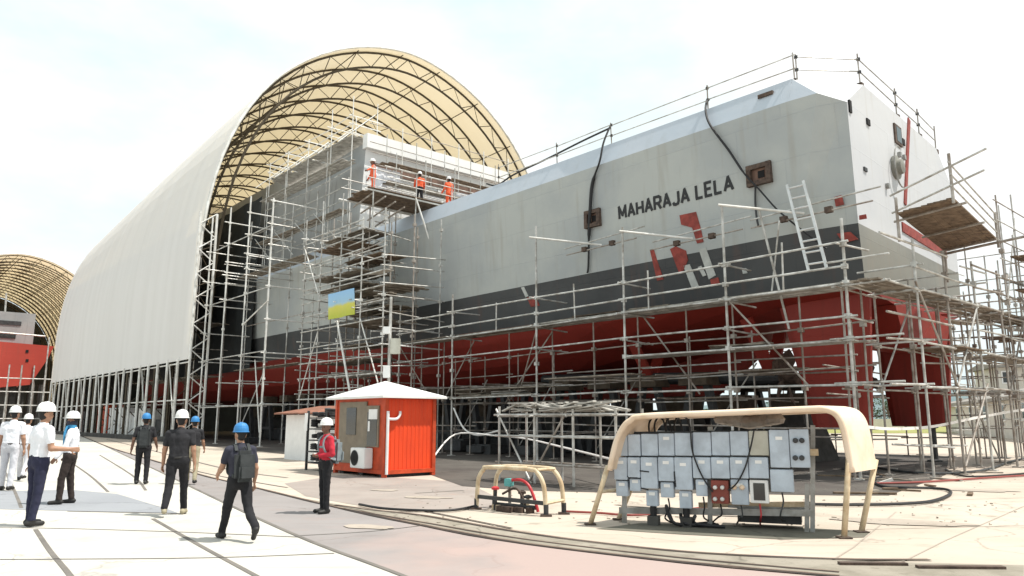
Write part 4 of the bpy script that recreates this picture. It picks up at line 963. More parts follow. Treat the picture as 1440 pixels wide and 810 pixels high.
# ladders
def ladder(P0, P1, wv, n, label, m='aluminium', r=.035):
    rt_ = thing('ladder', P0, label, 'ladder'); wv = V(wv)
    for s_ in (-1, 1): MB().bar(P0 + wv * s_, P1 + wv * s_, .05, .09, up=wv).build('stile', m, rt_)
    for i in range(n):
        c_ = P0.lerp(P1, (i + .6) / n); MB().tube([c_ - wv, c_ + wv], r, 6).build('rung', m, rt_)
    return rt_
P0, P1 = on_b(1150, 380, -1.2), on_b(1118, 257, -.35)
ladder(P0, P1, AX * .30, 8, 'bright aluminium ladder leaning on the hull near the stern corner')
for k, (u0, v0, u1, v1) in enumerate(((1384, 604, 1352, 470), (1402, 598, 1372, 478))):
    P0 = gp(u0, v0 + 10); P1 = on(u1, v1, P0 + V((0, 1, 0)), V((0, 1, 0)))
    ladder(P0, P1, V((.24, 0, 0)), 14, ('dark ladder leaning under the stern scaffolding, the one closer to the rudder', 'dark ladder leaning under the stern scaffolding, the one farther from the rudder')[k], 'tube_old', .025)

# ------------------------------------------------------------------ keel blocks and shoring
kb = thing('keel_block', W(6, HC, 0), 'concrete and timber keel block under the centre of the warship', 'keel block', 'keel blocks under the warship')
mb = MB(); o_ = kb.location
mb.hexa([o_ + V(p) for p in ((-1.3, -1, 0), (1.3, -1, 0), (1.3, 1, 0), (-1.3, 1, 0))], [o_ + V(p) for p in ((-.7, -.8, 1.9), (.7, -.8, 1.9), (.7, .8, 1.9), (-.7, .8, 1.9))]); mb.build('plinth', 'concrete', kb)
mb = MB(); mb.box(o_ + V((0, 0, 2.35)), V((.75, 0, 0)), V((0, .7, 0)), V((0, 0, .448))); mb.build('timber_cap', 'timber', kb)
k0 = kb
for i, a_ in enumerate([9, 12, 15, 18, 21, 24, 27, 30, 33, 36, 39.5, 43, 46.5, 50, 54, 58, 62]):
    copy_tree(kb, W(a_, HC, 0), math.atan2(AX.y, AX.x))
kb.location = W(6, HC, 0); kb.rotation_euler = (0, 0, math.atan2(AX.y, AX.x)); kb.scale = (1, 1, 1)
br0 = thing('bilge_trestle', W(8, 2.6, 0), 'dark steel trestle under the turn of the hull', 'trestle', 'trestles under the hull sides')
o_ = br0.location
for s_ in (-1, 1):
    mb = MB(); mb.bar(o_ + V((s_ * 1.1, 0, 0)), o_ + V((s_ * .35, 0, 3.3)), .28, .28, up=V((0, 1, 0))); mb.build('leg', 'dark', br0)
mb = MB(); mb.bar(o_ + V((-.9, 0, 1.0)), o_ + V((.9, 0, 1.0)), .2, .22); mb.build('tie_beam', 'dark', br0)
mb = MB(); mb.box(o_ + V((0, 0, 3.35)), V((.7, 0, 0)), V((0, .5, 0)), V((0, 0, .25))); mb.build('timber_cap', 'timber', br0)
rz = math.atan2(AX.y, AX.x)
br0.rotation_euler = (0, 0, rz)
for a_ in [10.6, 13.2, 15.8, 18.4, 21, 23.6, 26.2, 29, 32, 35, 38, 41, 44, 47, 51, 55]: copy_tree(br0, W(a_, 2.6, 0), rz)
for a_ in [8, 10.6, 13.2, 15.8, 18.4, 21, 23.6, 26.2, 29, 32, 35, 38, 41, 44, 47, 51, 55]: copy_tree(br0, W(a_, 10.8, 0), rz)
# launching beams on the far side that close the view under the hull
for b_, z_, h in ((12.6, 1.75, .5), (4.6, .5, .45), (8.8, .45, .45)):
    mb = MB(); mb.box(W(31, b_, z_), AX * 24, BX * .35, V((0, 0, h)))
    single('launch_beam', mb, 'dark', {12.6: 'long dark steel beam raised along the far side of the hull supports', 4.6: 'long dark sledge beam on the ground, near row under the hull', 8.8: 'long dark sledge beam on the ground, far row under the hull'}[b_], 'beam')
for b_, aa in ((2.0, 1.6), (9.7, 1.7)):
    mb = MB(); mb.lathe(W(aa, b_, 0), [(.3, 0), (.3, .06), (.14, .1), (.14, 1.34), (.24, 1.36), (.24, 1.42)], 12)
    single('shoring_post', mb, 'dark', 'dark round post propping up a red rudder', 'post', 'posts propping the rudders')
# equipment stored under the hull: pallets of gear
for a_, b_, h in ((9.5, .8, .45), (15, .3, .6), (19.5, .4, .5), (22, 1.2, .7), (34, -2, .6), (42, -2.2, .5)):
    mb = MB()
    for k in range(5): mb.box(W(a_ + rnd(-.8, .8), b_ + rnd(-.4, .4), h * .5), AX * rnd(.3, .6), BX * rnd(.2, .5), V((0, 0, h * rnd(.3, .5))))
    single('gear_pile', mb, 'dark', 'dark heap of stored gear on the ground in the shade of the hull', 'gear', 'heaps of gear under the hull')

# hanging hoses on the hull
mb = MB(); mb.tube(smoothpath([W(10.75, .5, 14.75), W(10.8, .1, 13.9), W(10.85, -.12, 13.0), sidepx(838, 260, .09), sidepx(835, 296, .16), sidepx(831, 330, .12), sidepx(828, 372, .1), sidepx(826, 384, .1)], 5), [.045] * 14 + [.075] * 12 + [.045] * 10, 8)
single('hanging_hose', mb, 'black', 'black hose hanging straight down the hull over the smaller recess', 'hose')
mb = MB(); mb.tube(smoothpath([W(5.6, .5, 14.3), W(5.45, .15, 13.75), W(5.1, -.12, 12.95), sidepx(1030, 214, .1), sidepx(1052, 246, .2), sidepx(1072, 268, .2), sidepx(1100, 297, .4), sidepx(1135, 325, .6), sidepx(1170, 352, .7)], 5), [.045] * 20 + [.032] * 21, 8)
single('hanging_hose', mb, 'black', 'thin black hose slanting down the hull across the larger recess', 'hose')
mb = MB(); mb.tube(smoothpath([sidepx(1066, 262, .15), sidepx(1064, 285, .1), sidepx(1066, 305, .15), sidepx(1070, 318, .25)], 5), .04, 8)
single('hanging_hose', mb, 'dark', 'short dark hose dangling below the larger hull recess', 'hose')

# ------------------------------------------------------------------ orange cabin
cab = thing('site_cabin', W(10.5, -11, 0), 'bright orange site cabin with a white pyramid roof', 'cabin')
a0, a1, b0, b1, zb, zt = 9.05, 12.0, -11.9, -10.15, .18, 2.38
ZU = V((0, 0, 1))
mb = MB()     # corrugated walls
def corr(p, q, z0, z1, n, nrm):
    pts = []
    d = (q - p) / n
    for i in range(n):
        for f, o_ in ((0, 0), (.3, 0), (.36, .012), (.94, .012)): pts.append(p + d * (i + f) + nrm * o_)
    pts.append(q)
    vs = [x + ZU * z0 for x in pts] + [x + ZU * z1 for x in pts]; m_ = len(pts)
    mb.add(vs, [(i, i + 1, m_ + i + 1, m_ + i) for i in range(m_ - 1)])
corr(W(a0, b0, 0), W(a0, b1, 0), zb, zt, 12, -AX); corr(W(a1, b0, 0), W(a1, b1, 0), zb, zt, 12, AX); corr(W(a0, b1, 0), W(a1, b1, 0), zb, zt, 16, BX)
mb.build('wall', 'orange', cab)
MB().box(W((a0 + a1) / 2, b0, (zb + zt) / 2), AX * (a1 - a0) / 2, BX * .03, ZU * (zt - zb) / 2).build('front_wall', 'dorange', cab)  # front wall in the deeper orange
for a_ in (a0, a1):
    for b_ in (b0, b1): MB().box(W(a_, b_, zt / 2), AX * .06, BX * .06, ZU * zt / 2).build('corner_post', 'dorange', cab)
for z_ in (zb - .02, zt):
    MB().box(W(a0 - .02, (b0 + b1) / 2, z_), AX * .045, BX * (b1 - b0) / 2, ZU * .06).build('sill_beam', 'dorange', cab); MB().box(W((a0 + a1) / 2, b0 - .02, z_), AX * (a1 - a0) / 2, BX * .045, ZU * .06).build('sill_beam', 'dorange', cab)
MB().box(W(10.9, b0 - .05, 1.3), AX * .85, BX * .025, ZU * .95).build('door', 'khaki', cab)
dw = MB().box(W(10.95, b0 - .075, 1.65), AX * .3, BX * .02, ZU * .42).build('door_window', 'glass', cab)
wf = MB().box(W(9.68, b0 - .05, 1.5), AX * .36, BX * .03, ZU * .62).build('window', 'khaki', cab); MB().box(W(9.68, b0 - .07, 1.42), AX * .28, BX * .02, ZU * .5).build('pane', 'glass', wf)
MB().box(W(9.62, b0 - .09, 1.86), AX * .24, BX * .015, ZU * .15).build('notice_sheet', 'white', wf); MB().box(W(9.84, b0 - .095, 1.5), AX * .05, BX * .01, ZU * .15).build('notice_sheet', 'white', wf)
mb = MB(); ov = .30; e = [W(a0 - ov, b0 - ov, zt + .03), W(a1 + ov, b0 - ov, zt + .03), W(a1 + ov, b1 + ov, zt + .03), W(a0 - ov, b1 + ov, zt + .03)]; apx = W((a0 + a1) / 2, (b0 + b1) / 2, zt + .55)
e2 = [p - ZU * .07 for p in e]
mb.add(e + [apx] + e2, [(0, 1, 4), (1, 2, 4), (2, 3, 4), (3, 0, 4), (8, 7, 6, 5)] + [(i, 5 + i, 5 + (i + 1) % 4, (i + 1) % 4) for i in range(4)]); mb.build('roof', 'roofwhite', cab)
mb = MB(); p = W(a0 - .1, b0 + .02, 0); mb.tube([p + ZU * .1, p + ZU * 1.95], .045, 8); mb.tube(smoothpath([p + ZU * 1.72, p + BX * .3 + ZU * 1.72, p + BX * .42 + ZU * 1.85, p + BX * .42 + ZU * 1.95], 4), .04, 8); mb.build('drain_pipe', 'white', cab)
mb = MB(); mb.box(W(10.05, b0 - .2, .55), AX * .42, BX * .15, ZU * .30); ac = mb.build('air_conditioner', 'white', cab, bevel=.02)
mb = MB()
for k in range(9): mb.lathe(W(10.2, b0 - .355, .55), [(.05 + .022 * k, 0), (.05 + .022 * k, .006), (.058 + .022 * k, .006)], 20, az=-BX, ax=AX, ay=ZU)
mb.build('fan_grille', 'dark', ac)
for a_ in (9.3, 10.5, 11.7):
    MB().box(W(a_, -11, .08), AX * .12, BX * .85, ZU * .08).build('skid', 'dark', cab)

# dark rack beside the cabin
rk = thing('coil_rack', W(13.2, -11.6, 0), 'black rack stacked with dark coils beside the orange cabin', 'rack')
for a_ in (12.5, 13.9):
    for b_ in (-12, -11.2): MB().box(W(a_, b_, 1.0), AX * .035, BX * .035, ZU * 1.0).build('upright', 'dark', rk)
for z_ in (.25, .62, 1.0, 1.38, 1.75):
    MB().box(W(13.2, -11.6, z_), AX * .72, BX * .42, ZU * .02).build('shelf', 'dark', rk)
    for k in range(3):
        c_ = W(12.75 + k * .45 + rnd(-.05, .05), -11.7, z_ + .06); mb = MB(); mb.tube([c_ + AX * math.cos(t) * .17 + BX * math.sin(t) * .26 + ZU * .035 * i / 9 for i, t in enumerate([i * math.pi / 8 for i in range(17 + 16 * rndi(1, 3))])], .032, 6)
        mb.build('coil', random.choice(['black', 'black', 'dark', 'tube_old']), rk)
MB().box(W(13.9, -12.08, 1.62), AX * .1, BX * .01, ZU * .3).build('notice_sheet', 'white', rk)

# lamp pole behind the cabin
lp = thing('lamp_pole', W(12.4, -9.4, 0), 'thin grey pole with white boxes rising behind the orange cabin', 'pole')
P = on(545, 600, W(12.4, -9.4, 0), V((0, 1, 0))); lp.location = V((P.x, P.y, 0))
px_ = lp.location
MB().tube([px_, px_ + ZU * 6.1], .05, 8).build('mast', 'tube', lp)
for v, h in ((523, .22), (465, .13)):
    q = on(545, v, px_, V((0, 1, 0))); MB().box(q - V((.02, .08, 0)), V((.12, 0, 0)), V((0, .08, 0)), V((0, 0, h))).build('lamp_box', 'white', lp, bevel=.015)
q = on(556, 487, px_, V((0, 1, 0))); MB().box(q, V((.17, 0, 0)), V((0, .1, 0)), V((0, 0, .28))).build('junction_box', 'box_old', lp, bevel=.01)

# white shed with a rusty roof
shd = thing('small_shed', W(20.5, -9, 0), 'small white shed with a rusty red lean roof', 'shed')
MB().box(W(19.9, -8.6, .95), AX * 1.4, BX * .8, ZU * .95).build('wall', 'white', shd)
mb = MB(); mb.hexa([W(18.2, -9.8, 1.92), W(21.7, -9.8, 1.92), W(21.7, -7.6, 2.02), W(18.2, -7.6, 2.02)], [W(18.2, -9.8, 1.98), W(21.7, -9.8, 1.98), W(21.2, -7.9, 2.3), W(18.8, -7.9, 2.3)]); mb.build('roof', 'rustroof', shd)

# ------------------------------------------------------------------ electrical stand
F0, F1 = gp(830, 738), gp(1187, 757); ex = (F1 - F0); LW = ex.length; ex.normalize(); ed = V((.68, .76, 0))
cn = thing('shelter_frame', (F0 + F1) / 2 + ed * .5, 'cream bent steel canopy frame standing over the grey electrical boxes', 'frame')
nrm = V((-ex.y, ex.x, 0)); nrm = nrm if nrm.y > 0 else -nrm
def cp(u, v): return on(u, v, F0, nrm)
front = smoothpath([cp(*p) for p in [(853, 660), (862, 622), (872, 600), (884, 588), (905, 581), (1020, 576), (1130, 571), (1160, 571), (1180, 580), (1192, 605), (1203, 664)]], 5)
mb = MB(); th = .035; n = len(front)
ctr = sum(front, V((0, 0, 0))) / n
def inw(i):
    d = (front[min(i + 1, n - 1)] - front[max(i - 1, 0)]).normalized(); q = nrm.cross(d); q = q if q.dot(ctr - front[i]) > 0 else -q; return q
outer_f = front; outer_b = [p + ed for p in front]; inner_f = [p + inw(i) * th for i, p in enumerate(front)]; inner_b = [p + ed for p in inner_f]
lip_f = [p + inw(i) * .10 for i, p in enumerate(front)]
vs = outer_f + outer_b + inner_b + inner_f
fs = [(k * n + i, k * n + i + 1, ((k + 1) % 4) * n + i + 1, ((k + 1) % 4) * n + i) for k in range(4) for i in range(n - 1)] + [(0, n, 2 * n, 3 * n), (n - 1, 4 * n - 1, 3 * n - 1, 2 * n - 1)]
mb.add(vs, fs); mb.build('canopy', 'canopy', cn, smooth=False)
for off in (V((0, 0, 0)), ed):
    mb = MB(); mb.tube([p + off + inw(i) * .05 for i, p in enumerate(front)], .05, 8); mb.build('edge_tube', 'canopy', cn, smooth=True)
def leg(pt, pb, r=.042):
    mb = MB(); mb.tube([pt, pb], r, 8); mb.build('leg', 'cream_tube', cn, smooth=True); MB().box(pb + ZU * .012, V((.09, 0, 0)), V((0, .09, 0)), ZU * .012).build('foot_plate', 'rust', cn)
leg(cp(855, 655), F0); leg(cp(855, 655) + ed, F0 + ed * .8); leg(cp(1199, 645) + V((0, 0, 0)) - ex * .05, F1); leg(cp(1201, 650) + ed, F1 + ed * .75)
mb = MB(); mb.tube([cp(842, 692), cp(842, 692) + ed], .03, 6); mb.build('cross_tube', 'cream_tube', cn)
MB().bar(cp(842, 655) + ed * .5, cp(868, 655) + ed * .5, .03, .06).build('stay', 'cream_tube', cn)

CBP = F0 + ed * .42
def kp(u, v, d=0.): return on(u, v, CBP, nrm) - nrm * d
cb = thing('electrical_board', kp(1000, 745), 'bank of grey blue electrical switch boxes under the cream canopy frame', 'electrical board')
cb.location.z = 0
def ebox(u0, v0, u1, v1, m='box', d=.16, name='switch_box', bev=.008, plate=True, g=.45):
    vm, um = (v0 + v1) / 2, (u0 + u1) / 2
    P, Q = kp(u0 + g, vm), kp(u1 - g, vm); zt_, zb_ = kp(um, v0 + g).z, kp(um, v1 - g).z
    c_ = (P + Q) / 2; c_.z = (zt_ + zb_) / 2
    o = MB().box(c_ - nrm * d / 2, ex * ((Q - P).length / 2), nrm * d / 2, ZU * (zt_ - zb_) / 2).build(name, m, cb, bevel=bev)
    if plate and (Q - P).length > .12:
        MB().box(c_ - nrm * (d + .003) + ZU * (zt_ - zb_) * .28, ex * min(.05, (Q - P).length * .3), nrm * .003, ZU * .025).build('nameplate', 'white', o)
    return o
cols_ = [867, 886, 904, 928, 951, 976, 1002, 1028, 1054, 1082]
for i in range(9):
    dy = -i * .7
    ebox(cols_[i], 611 + dy, cols_[i + 1], 641 - i * .1, 'box' if i < 8 else 'box_old', .15 + .02 * (i % 3 == 1), plate=i in (0, 3))
row2 = [(867, 642, 886, 674), (886, 642, 904, 671), (904, 642, 928, 686), (928, 642, 951, 676), (951, 642, 976, 688), (976, 642, 1002, 672), (1002, 642, 1028, 672), (1028, 642, 1054, 672), (1054, 642, 1082, 672)]
for r_ in row2: ebox(*r_, d=.17 + rnd(0, .03))
for r_ in ((869, 675, 886, 697), (888, 672, 904, 690), (911, 688, 928, 711), (931, 677, 950, 699), (957, 689, 975, 714), (980, 673, 997, 697), (1029, 673, 1054, 709)): ebox(*r_, d=.15)
ebox(1083, 604, 1111, 657, d=.2); ebox(1084, 659, 1117, 691, d=.18, plate=False)
def sockets(u0, v0, u1, v1, m, m2, pts, r=.032):
    o = ebox(u0, v0, u1, v1, m, .2, plate=False)
    for u, v in pts:
        c_ = kp(u, v, .2); mb = MB(); mb.lathe(c_ - nrm * .0, [(r * 1.25, 0), (r * 1.25, .03), (r, .045), (r * .4, .05)], 12, az=-nrm, ax=ex, ay=ZU); mb.build('socket', m2, o)
sockets(1111, 603, 1139, 657, 'box', 'dark', [(1119, 619), (1128, 619), (1119, 643), (1128, 643)])
sockets(1002, 674, 1027, 707, 'brick_red', 'aluminium', [(1008, 684), (1018, 684), (1008, 700), (1018, 700)], .028)
for u, v in ((1034, 684), (1045, 684)): 
    c_ = kp(u, v, .16); MB().lathe(c_, [(.04, 0), (.04, .03), (.02, .05)], 12, az=-nrm, ax=ex, ay=ZU).build('socket', 'canopy', cb)
fr_ = ebox(1055, 674, 1082, 707, 'white', .12, 'meter_cabinet', plate=False); o = MB()
P_ = kp(1068.5, 690.5, .125); o.box(P_, ex * .085, nrm * .004, ZU * .13); o.build('pane', 'glass', fr_)
MB().box((kp(870, 650, -.02) + kp(1110, 650, -.02)) / 2, ex * (kp(1110, 650) - kp(870, 650)).length / 2, nrm * .012, ZU * .44).build('back_panel', 'steelgrey', cb)
# backing channels and legs
def chan(u0, v0, u1, v1, w, h, m='steelgrey', d=-.05, name='channel'):
    P, Q = kp(u0, v0, d), kp(u1, v1, d); return MB().bar(P, Q, w, h, up=nrm).build(name, m, cb)
for v in (641.3, 609, 673): chan(866, v + 1, 1140, v - 2, .06, .05, 'dark')
for u, vt, vb in ((877, 600, 737), (998, 600, 746), (1143, 598, 755), (1135, 680, 754)): 
    P = kp(u, vt, -.06); Q = kp(u, vb, -.06); Q.z = 0; Q.x = Q.x; MB().bar(Q, P, .07, .07, up=nrm).build('leg', 'steelgrey', cb)
for u, vt in ((920, 711), (966, 714)): 
    P = kp(u, vt, .07); Q = V((P.x, P.y, 0)); MB().tube([Q, P], .055, 8).build('conduit', 'black', cb); MB().box(Q + ZU * .07, ex * .09, nrm * .09, ZU * .08).build('plinth', 'concrete', cb)
chan(870, 718, 1142, 722, .1, .06); chan(980, 712, 1140, 711, .08, .05, 'cream_tube', -.2)
MB().box(kp(1080, 727, -.45), ex * .48, nrm * .25, ZU * .12).build('cable_trough', 'dark', cb); MB().box(kp(1080, 716, -.45), ex * .62, nrm * .3, ZU * .02).build('trough_lid', 'steelgrey', cb)
MB().box(kp(1145, 636, -.02), ex * .06, nrm * .06, ZU * .05).build('bracket', 'cream_tube', cb)
for u0, v0, u1, v1 in ((903, 661, 916, 663), (886, 669, 900, 671), (905, 685, 915, 688), (951, 662, 953, 684)):
    MB().bar(kp(u0, v0, .18), kp(u1, v1 - .5, .18), .02, .03, up=nrm).build('handle', 'black', cb)
# loose cables over it
def cable(px, r, m, label, d=.22, name='loose_cable'):
    mb = MB(); mb.tube(smoothpath([kp(u, v, d) for u, v in px], 5), r, 6); single(name, mb, m, label, 'cable')
cable([(974, 600), (976, 630), (984, 655), (994, 675), (1005, 690)], .014, 'black', 'thin black cable drooping over the middle of the switch boxes')
cable([(1062, 604), (1058, 625), (1050, 655), (1038, 678), (1026, 688)], .014, 'black', 'thin black cable drooping from the canopy towards the red socket box')
for k, u in enumerate((912, 920, 936, 948)):
    mb = MB(); mb.tube(smoothpath([kp(u, 612, -.1), kp(u - 2, 596, -.15), kp(u + 3, 585, -.3), kp(u + 12, 590, -.5), kp(u + 16, 612, -.6)], 4), .018, 6)
    single('loose_cable', mb, 'black', 'black cable looping up behind the top row of switch boxes', 'cable', 'cables looping behind the switch boxes')
mb = MB()
for k in range(3): mb.tube(smoothpath([gp(945 + k * 14, 735 + k * 3) + V((0, 0, .04)), gp(938 + k * 20, 738) + V((0, 0, .3 - k * .08)), gp(950 + k * 14, 742) + V((0, 0, .06)), gp(1000 + k * 10, 738 + k * 3) + V((0, 0, .03))], 5), .03, 6)
single('cable_pile', mb, 'black', 'tangle of thick black cable on the ground under the electrical boxes', 'cable')
for k, (u, v0) in enumerate(((1014, 708), (1043, 710), (1069, 708), (941, 700), (1100, 692), (990, 698))):
    mb = MB(); mb.tube(smoothpath([kp(u, v0, .08), kp(u + 2, v0 + 14, .1), kp(u - 5 + 3 * (k % 3), 728, .05), gp(u - 14 + 7 * k, 738 + k % 3) + V((0, 0, .02))], 5), .014, 6)
    single('loose_cable', mb, ('black', 'dark', 'redpaint')[k % 3 if k != 5 else 0], 'cable hanging from the bottom of the switch boxes to the ground', 'cable', 'cables hanging under the switch boxes')
# bag of rags on top
mb = MB()
for k in range(7): 
    c_ = kp(1015 + k * 12, 595 - abs(k - 3) * 2, -.35); mb.lathe(c_ - ZU * .1, [(.02, 0), (.14, .03), (.17, .1), (.1, .2), (.02, .22)], 10, sx=rnd(.8, 1.2), sy=rnd(.7, 1))
single('cable_bundle', mb, 'tube_old', 'grey bundled cable heap behind the top of the electrical boxes', 'cable bundle')
MB()
# ------------------------------------------------------------------ small tube guard with valves
g0, g1, h0, h1 = gp(670, 716), gp(768, 726), gp(696, 715), gp(793, 723)
h0 = g0 + (h1 - g1) * 1.0
gd = thing('pipe_guard', (g0 + g1) / 2, 'low cream tube guard hoops standing over a valve manifold', 'guard')
for p, q in ((g0, g1), (h0, h1)):
    d = (q - p); ln = d.length; d.normalize(); H_ = .80
    path = [p, p + ZU * .45 + d * .03, p + ZU * .62 + d * .07, p + ZU * .74 + d * .17, p + ZU * H_ + d * .32, q + ZU * H_ - d * .36, q + ZU * .74 - d * .19, q + ZU * .6 - d * .08, q + ZU * .42 - d * .03, q]
    mb = MB(); mb.tube(smoothpath(path, 4), .042, 10); mb.build('hoop', 'cream_tube', gd, smooth=True)
    for x in (p, q): MB().box(x + ZU * .015, V((.1, 0, 0)), V((0, .1, 0)), ZU * .015).build('foot_plate', 'rust', gd); MB().tube([x, x + ZU * .2], .046, 10).build('leg_sleeve', 'dark', gd)
MB().bar(g0 + ZU * .24, g1 + ZU * .22, .05, .07).build('tie_bar', 'dark', gd); MB().tube([g1 + ZU * .22, h1 + ZU * .25], .03, 6).build('tie_bar', 'cream_tube', gd)
for t in (.1, .5, .88):
    pp = g0.lerp(g1, t) + ZU * .8; MB().tube([pp, pp + (h0 - g0)], .03, 6).build('tie_bar', 'cream_tube', gd)
vm = thing('valve_manifold', (g0 + h1) / 2, 'pipe manifold with teal valve and red hose inside the low cream guard', 'pipework')
c0 = g0.lerp(h1, .45); d = (g1 - g0).normalized(); e_ = V((-d.y, d.x, 0))
for k, (x, h, m, r) in enumerate(((-.42, .4, 'dark', .035), (-.18, .55, 'tube_old', .03), (.1, .34, 'dark', .035), (.32, .28, 'cream_tube', .03))):
    p = c0 + d * x + e_ * rnd(-.1, .1); MB().tube([p, p + ZU * h], r, 8).build('riser_pipe', m, vm)
    MB().lathe(p + ZU * h, [(.03, -.03), (.075, -.02), (.075, .02), (.03, .04)], 12).build('hand_wheel', ('redpaint', 'teal', 'rust', 'dark')[k], vm)
MB().tube([c0 - d * .5 + ZU * .1, c0 + d * .5 + ZU * .1], .04, 8).build('header_pipe', 'dark', vm)
MB().box(c0 - d * .14 + ZU * .52, d * .08, e_ * .06, ZU * .07).build('valve_body', 'teal', vm, bevel=.012)
MB().tube(smoothpath([c0 - d * .1 + ZU * .56, c0 + d * .15 + ZU * .58, c0 + d * .35 + ZU * .48, c0 + d * .5 + ZU * .2, c0 + d * .56 + ZU * .03], 5), .028, 8).build('red_hose', 'redpaint', vm)
MB().tube(smoothpath([c0 - d * .3 + ZU * .3, c0 + d * .02 + ZU * .42, c0 + d * .2 + ZU * .25, c0 + d * .3 + ZU * .03], 5), .022, 8).build('riser_pipe', 'rust', vm)
for k in range(5): MB().box(c0 + d * (-.4 + .2 * k) + e_ * rnd(-.2, .2) + ZU * .05, d * rnd(.05, .1), e_ * rnd(.04, .08), ZU * .05).build('pipe_clamp', random.choice(['rust', 'dark', 'cream_tube']), vm)

# ------------------------------------------------------------------ hoses, ropes and tape
def gline(px, r, m, name, label, cat, z=None):
    pts = [gp(u, v) + V((0, 0, r + .014)) for u, v in px]; mb = MB(); mb.tube(smoothpath(pts, 6), r, 6); single(name, mb, m, label, cat)
gline([(1010, 711), (1120, 712), (1190, 713), (1260, 712), (1310, 708), (1337, 697), (1325, 690), (1270, 688), (1240, 686), (1229, 678), (1240, 672)], .032, 'black', 'ground_hose', 'black hose curling over the pale ground right of the canopy frame', 'hose')
gline([(795, 722), (840, 724), (900, 727), (990, 716), (1010, 712)], .022, 'hose_red', 'ground_hose', 'dark red hose running along the ground from the pipe guard', 'hose')
gline([(670, 714), (640, 720), (600, 721), (540, 718), (505, 712)], .025, 'black', 'ground_hose', 'black hose on the ground left of the pipe guard', 'hose')
gline([(1235, 660), (1300, 668), (1380, 664), (1425, 650), (1470, 640)], .04, 'dark', 'ground_hose', 'dark hose lying at the edge of the stern shade', 'hose')
gline([(1225, 682), (1300, 680), (1420, 672), (1500, 668)], .03, 'hose_red', 'ground_hose', 'reddish hose stretched along the ground past the stern', 'hose')
gline([(1330, 662), (1360, 672), (1440, 668), (1470, 664)], .03, 'black', 'ground_hose', 'black hose lying beside the far stern tower', 'hose')
for px, r, m, lab in (([(606, 648, -6), (640, 611, -4), (700, 613, -4), (740, 617, -5), (800, 631, -7), (868, 648, -9)], .035, 'tape', 'white and red barrier rope strung from the cabin to the canopy frame'),
                      ([(638, 574, -2.4), (652, 602, -2.6), (672, 612, -3), (700, 606, -3.6)], .04, 'hose_white', 'pale hose sagging from the hull side scaffolding to the trestle')):
    mb = MB(); mb.tube(smoothpath([on_b(u, v, b_) for u, v, b_ in px], 6), r, 6); single('barrier_rope', mb, m, lab, 'rope')
mb = MB(); pth = smoothpath([on(u, v, V((0, y, 0)), V((0, 1, 0))) for u, v, y in [(1204, 598, 20.5), (1250, 603, 22), (1310, 600, 25), (1370, 588, 27), (1440, 576, 29), (1500, 570, 30)]], 6)
for i in range(len(pth) - 1): mb.bar(pth[i], pth[i + 1], .015, .085)
single('barrier_tape', mb, 'tape', 'white barrier tape strung across behind the rudders', 'tape')
mb = MB(); pth = [gp(1140, 706) + V((0, 0, .35)), gp(1265, 690) + V((0, 0, .5))]
mb.bar(on(1208, 690, gp(1235, 680), V((0, 1, 0))), on(1255, 674, gp(1235, 680), V((0, 1, 0))), .06, .08); single('loose_tube', mb, 'tube_white', 'white tube lying propped behind the canopy frame legs', 'tube')
# odd litter
for k in range(16):
    u, v = rnd(1200, 1430), rnd(655, 700); mb = MB(); p = gp(u, v); d_ = V((math.cos(k), math.sin(k), 0))
    mb.bar(p + ZU * .03, p + d_ * rnd(.3, 1.4) + ZU * .03, rnd(.04, .14), .04); single('scrap_timber', mb, random.choice(['plank', 'plank_brown', 'tube_old']), 'scrap of timber lying on the ground near the stern', 'timber', 'scraps of timber near the stern')
mb = MB()
for k in range(420):
    if k % 3: u, v = rnd(560, 1430), rnd(664, 742)
    else: a_, b_ = rnd(-3, 24), rnd(-8, 4); p = W(a_, b_, 0)
    if k % 3: p = gp(u, v)
    s_ = rnd(.006, .022); d_ = V((math.cos(k * 1.7), math.sin(k * 1.7), 0)); mb.box(p + ZU * (s_ * .3 + .008), d_ * s_ * rnd(.6, 2.2), V((-d_.y, d_.x, 0)) * s_ * .6, ZU * s_ * .3)
tag(mb.build('debris', 'plank'), kind='stuff')
# disc of plates far right
mb = MB(); mb.lathe(gp(1405, 607), [(2.2, 0), (2.2, .1), (2.1, .14)], 20, sy=.6); single('round_plate', mb, 'dark', 'flat dark round plate lying under the ladders', 'plate')

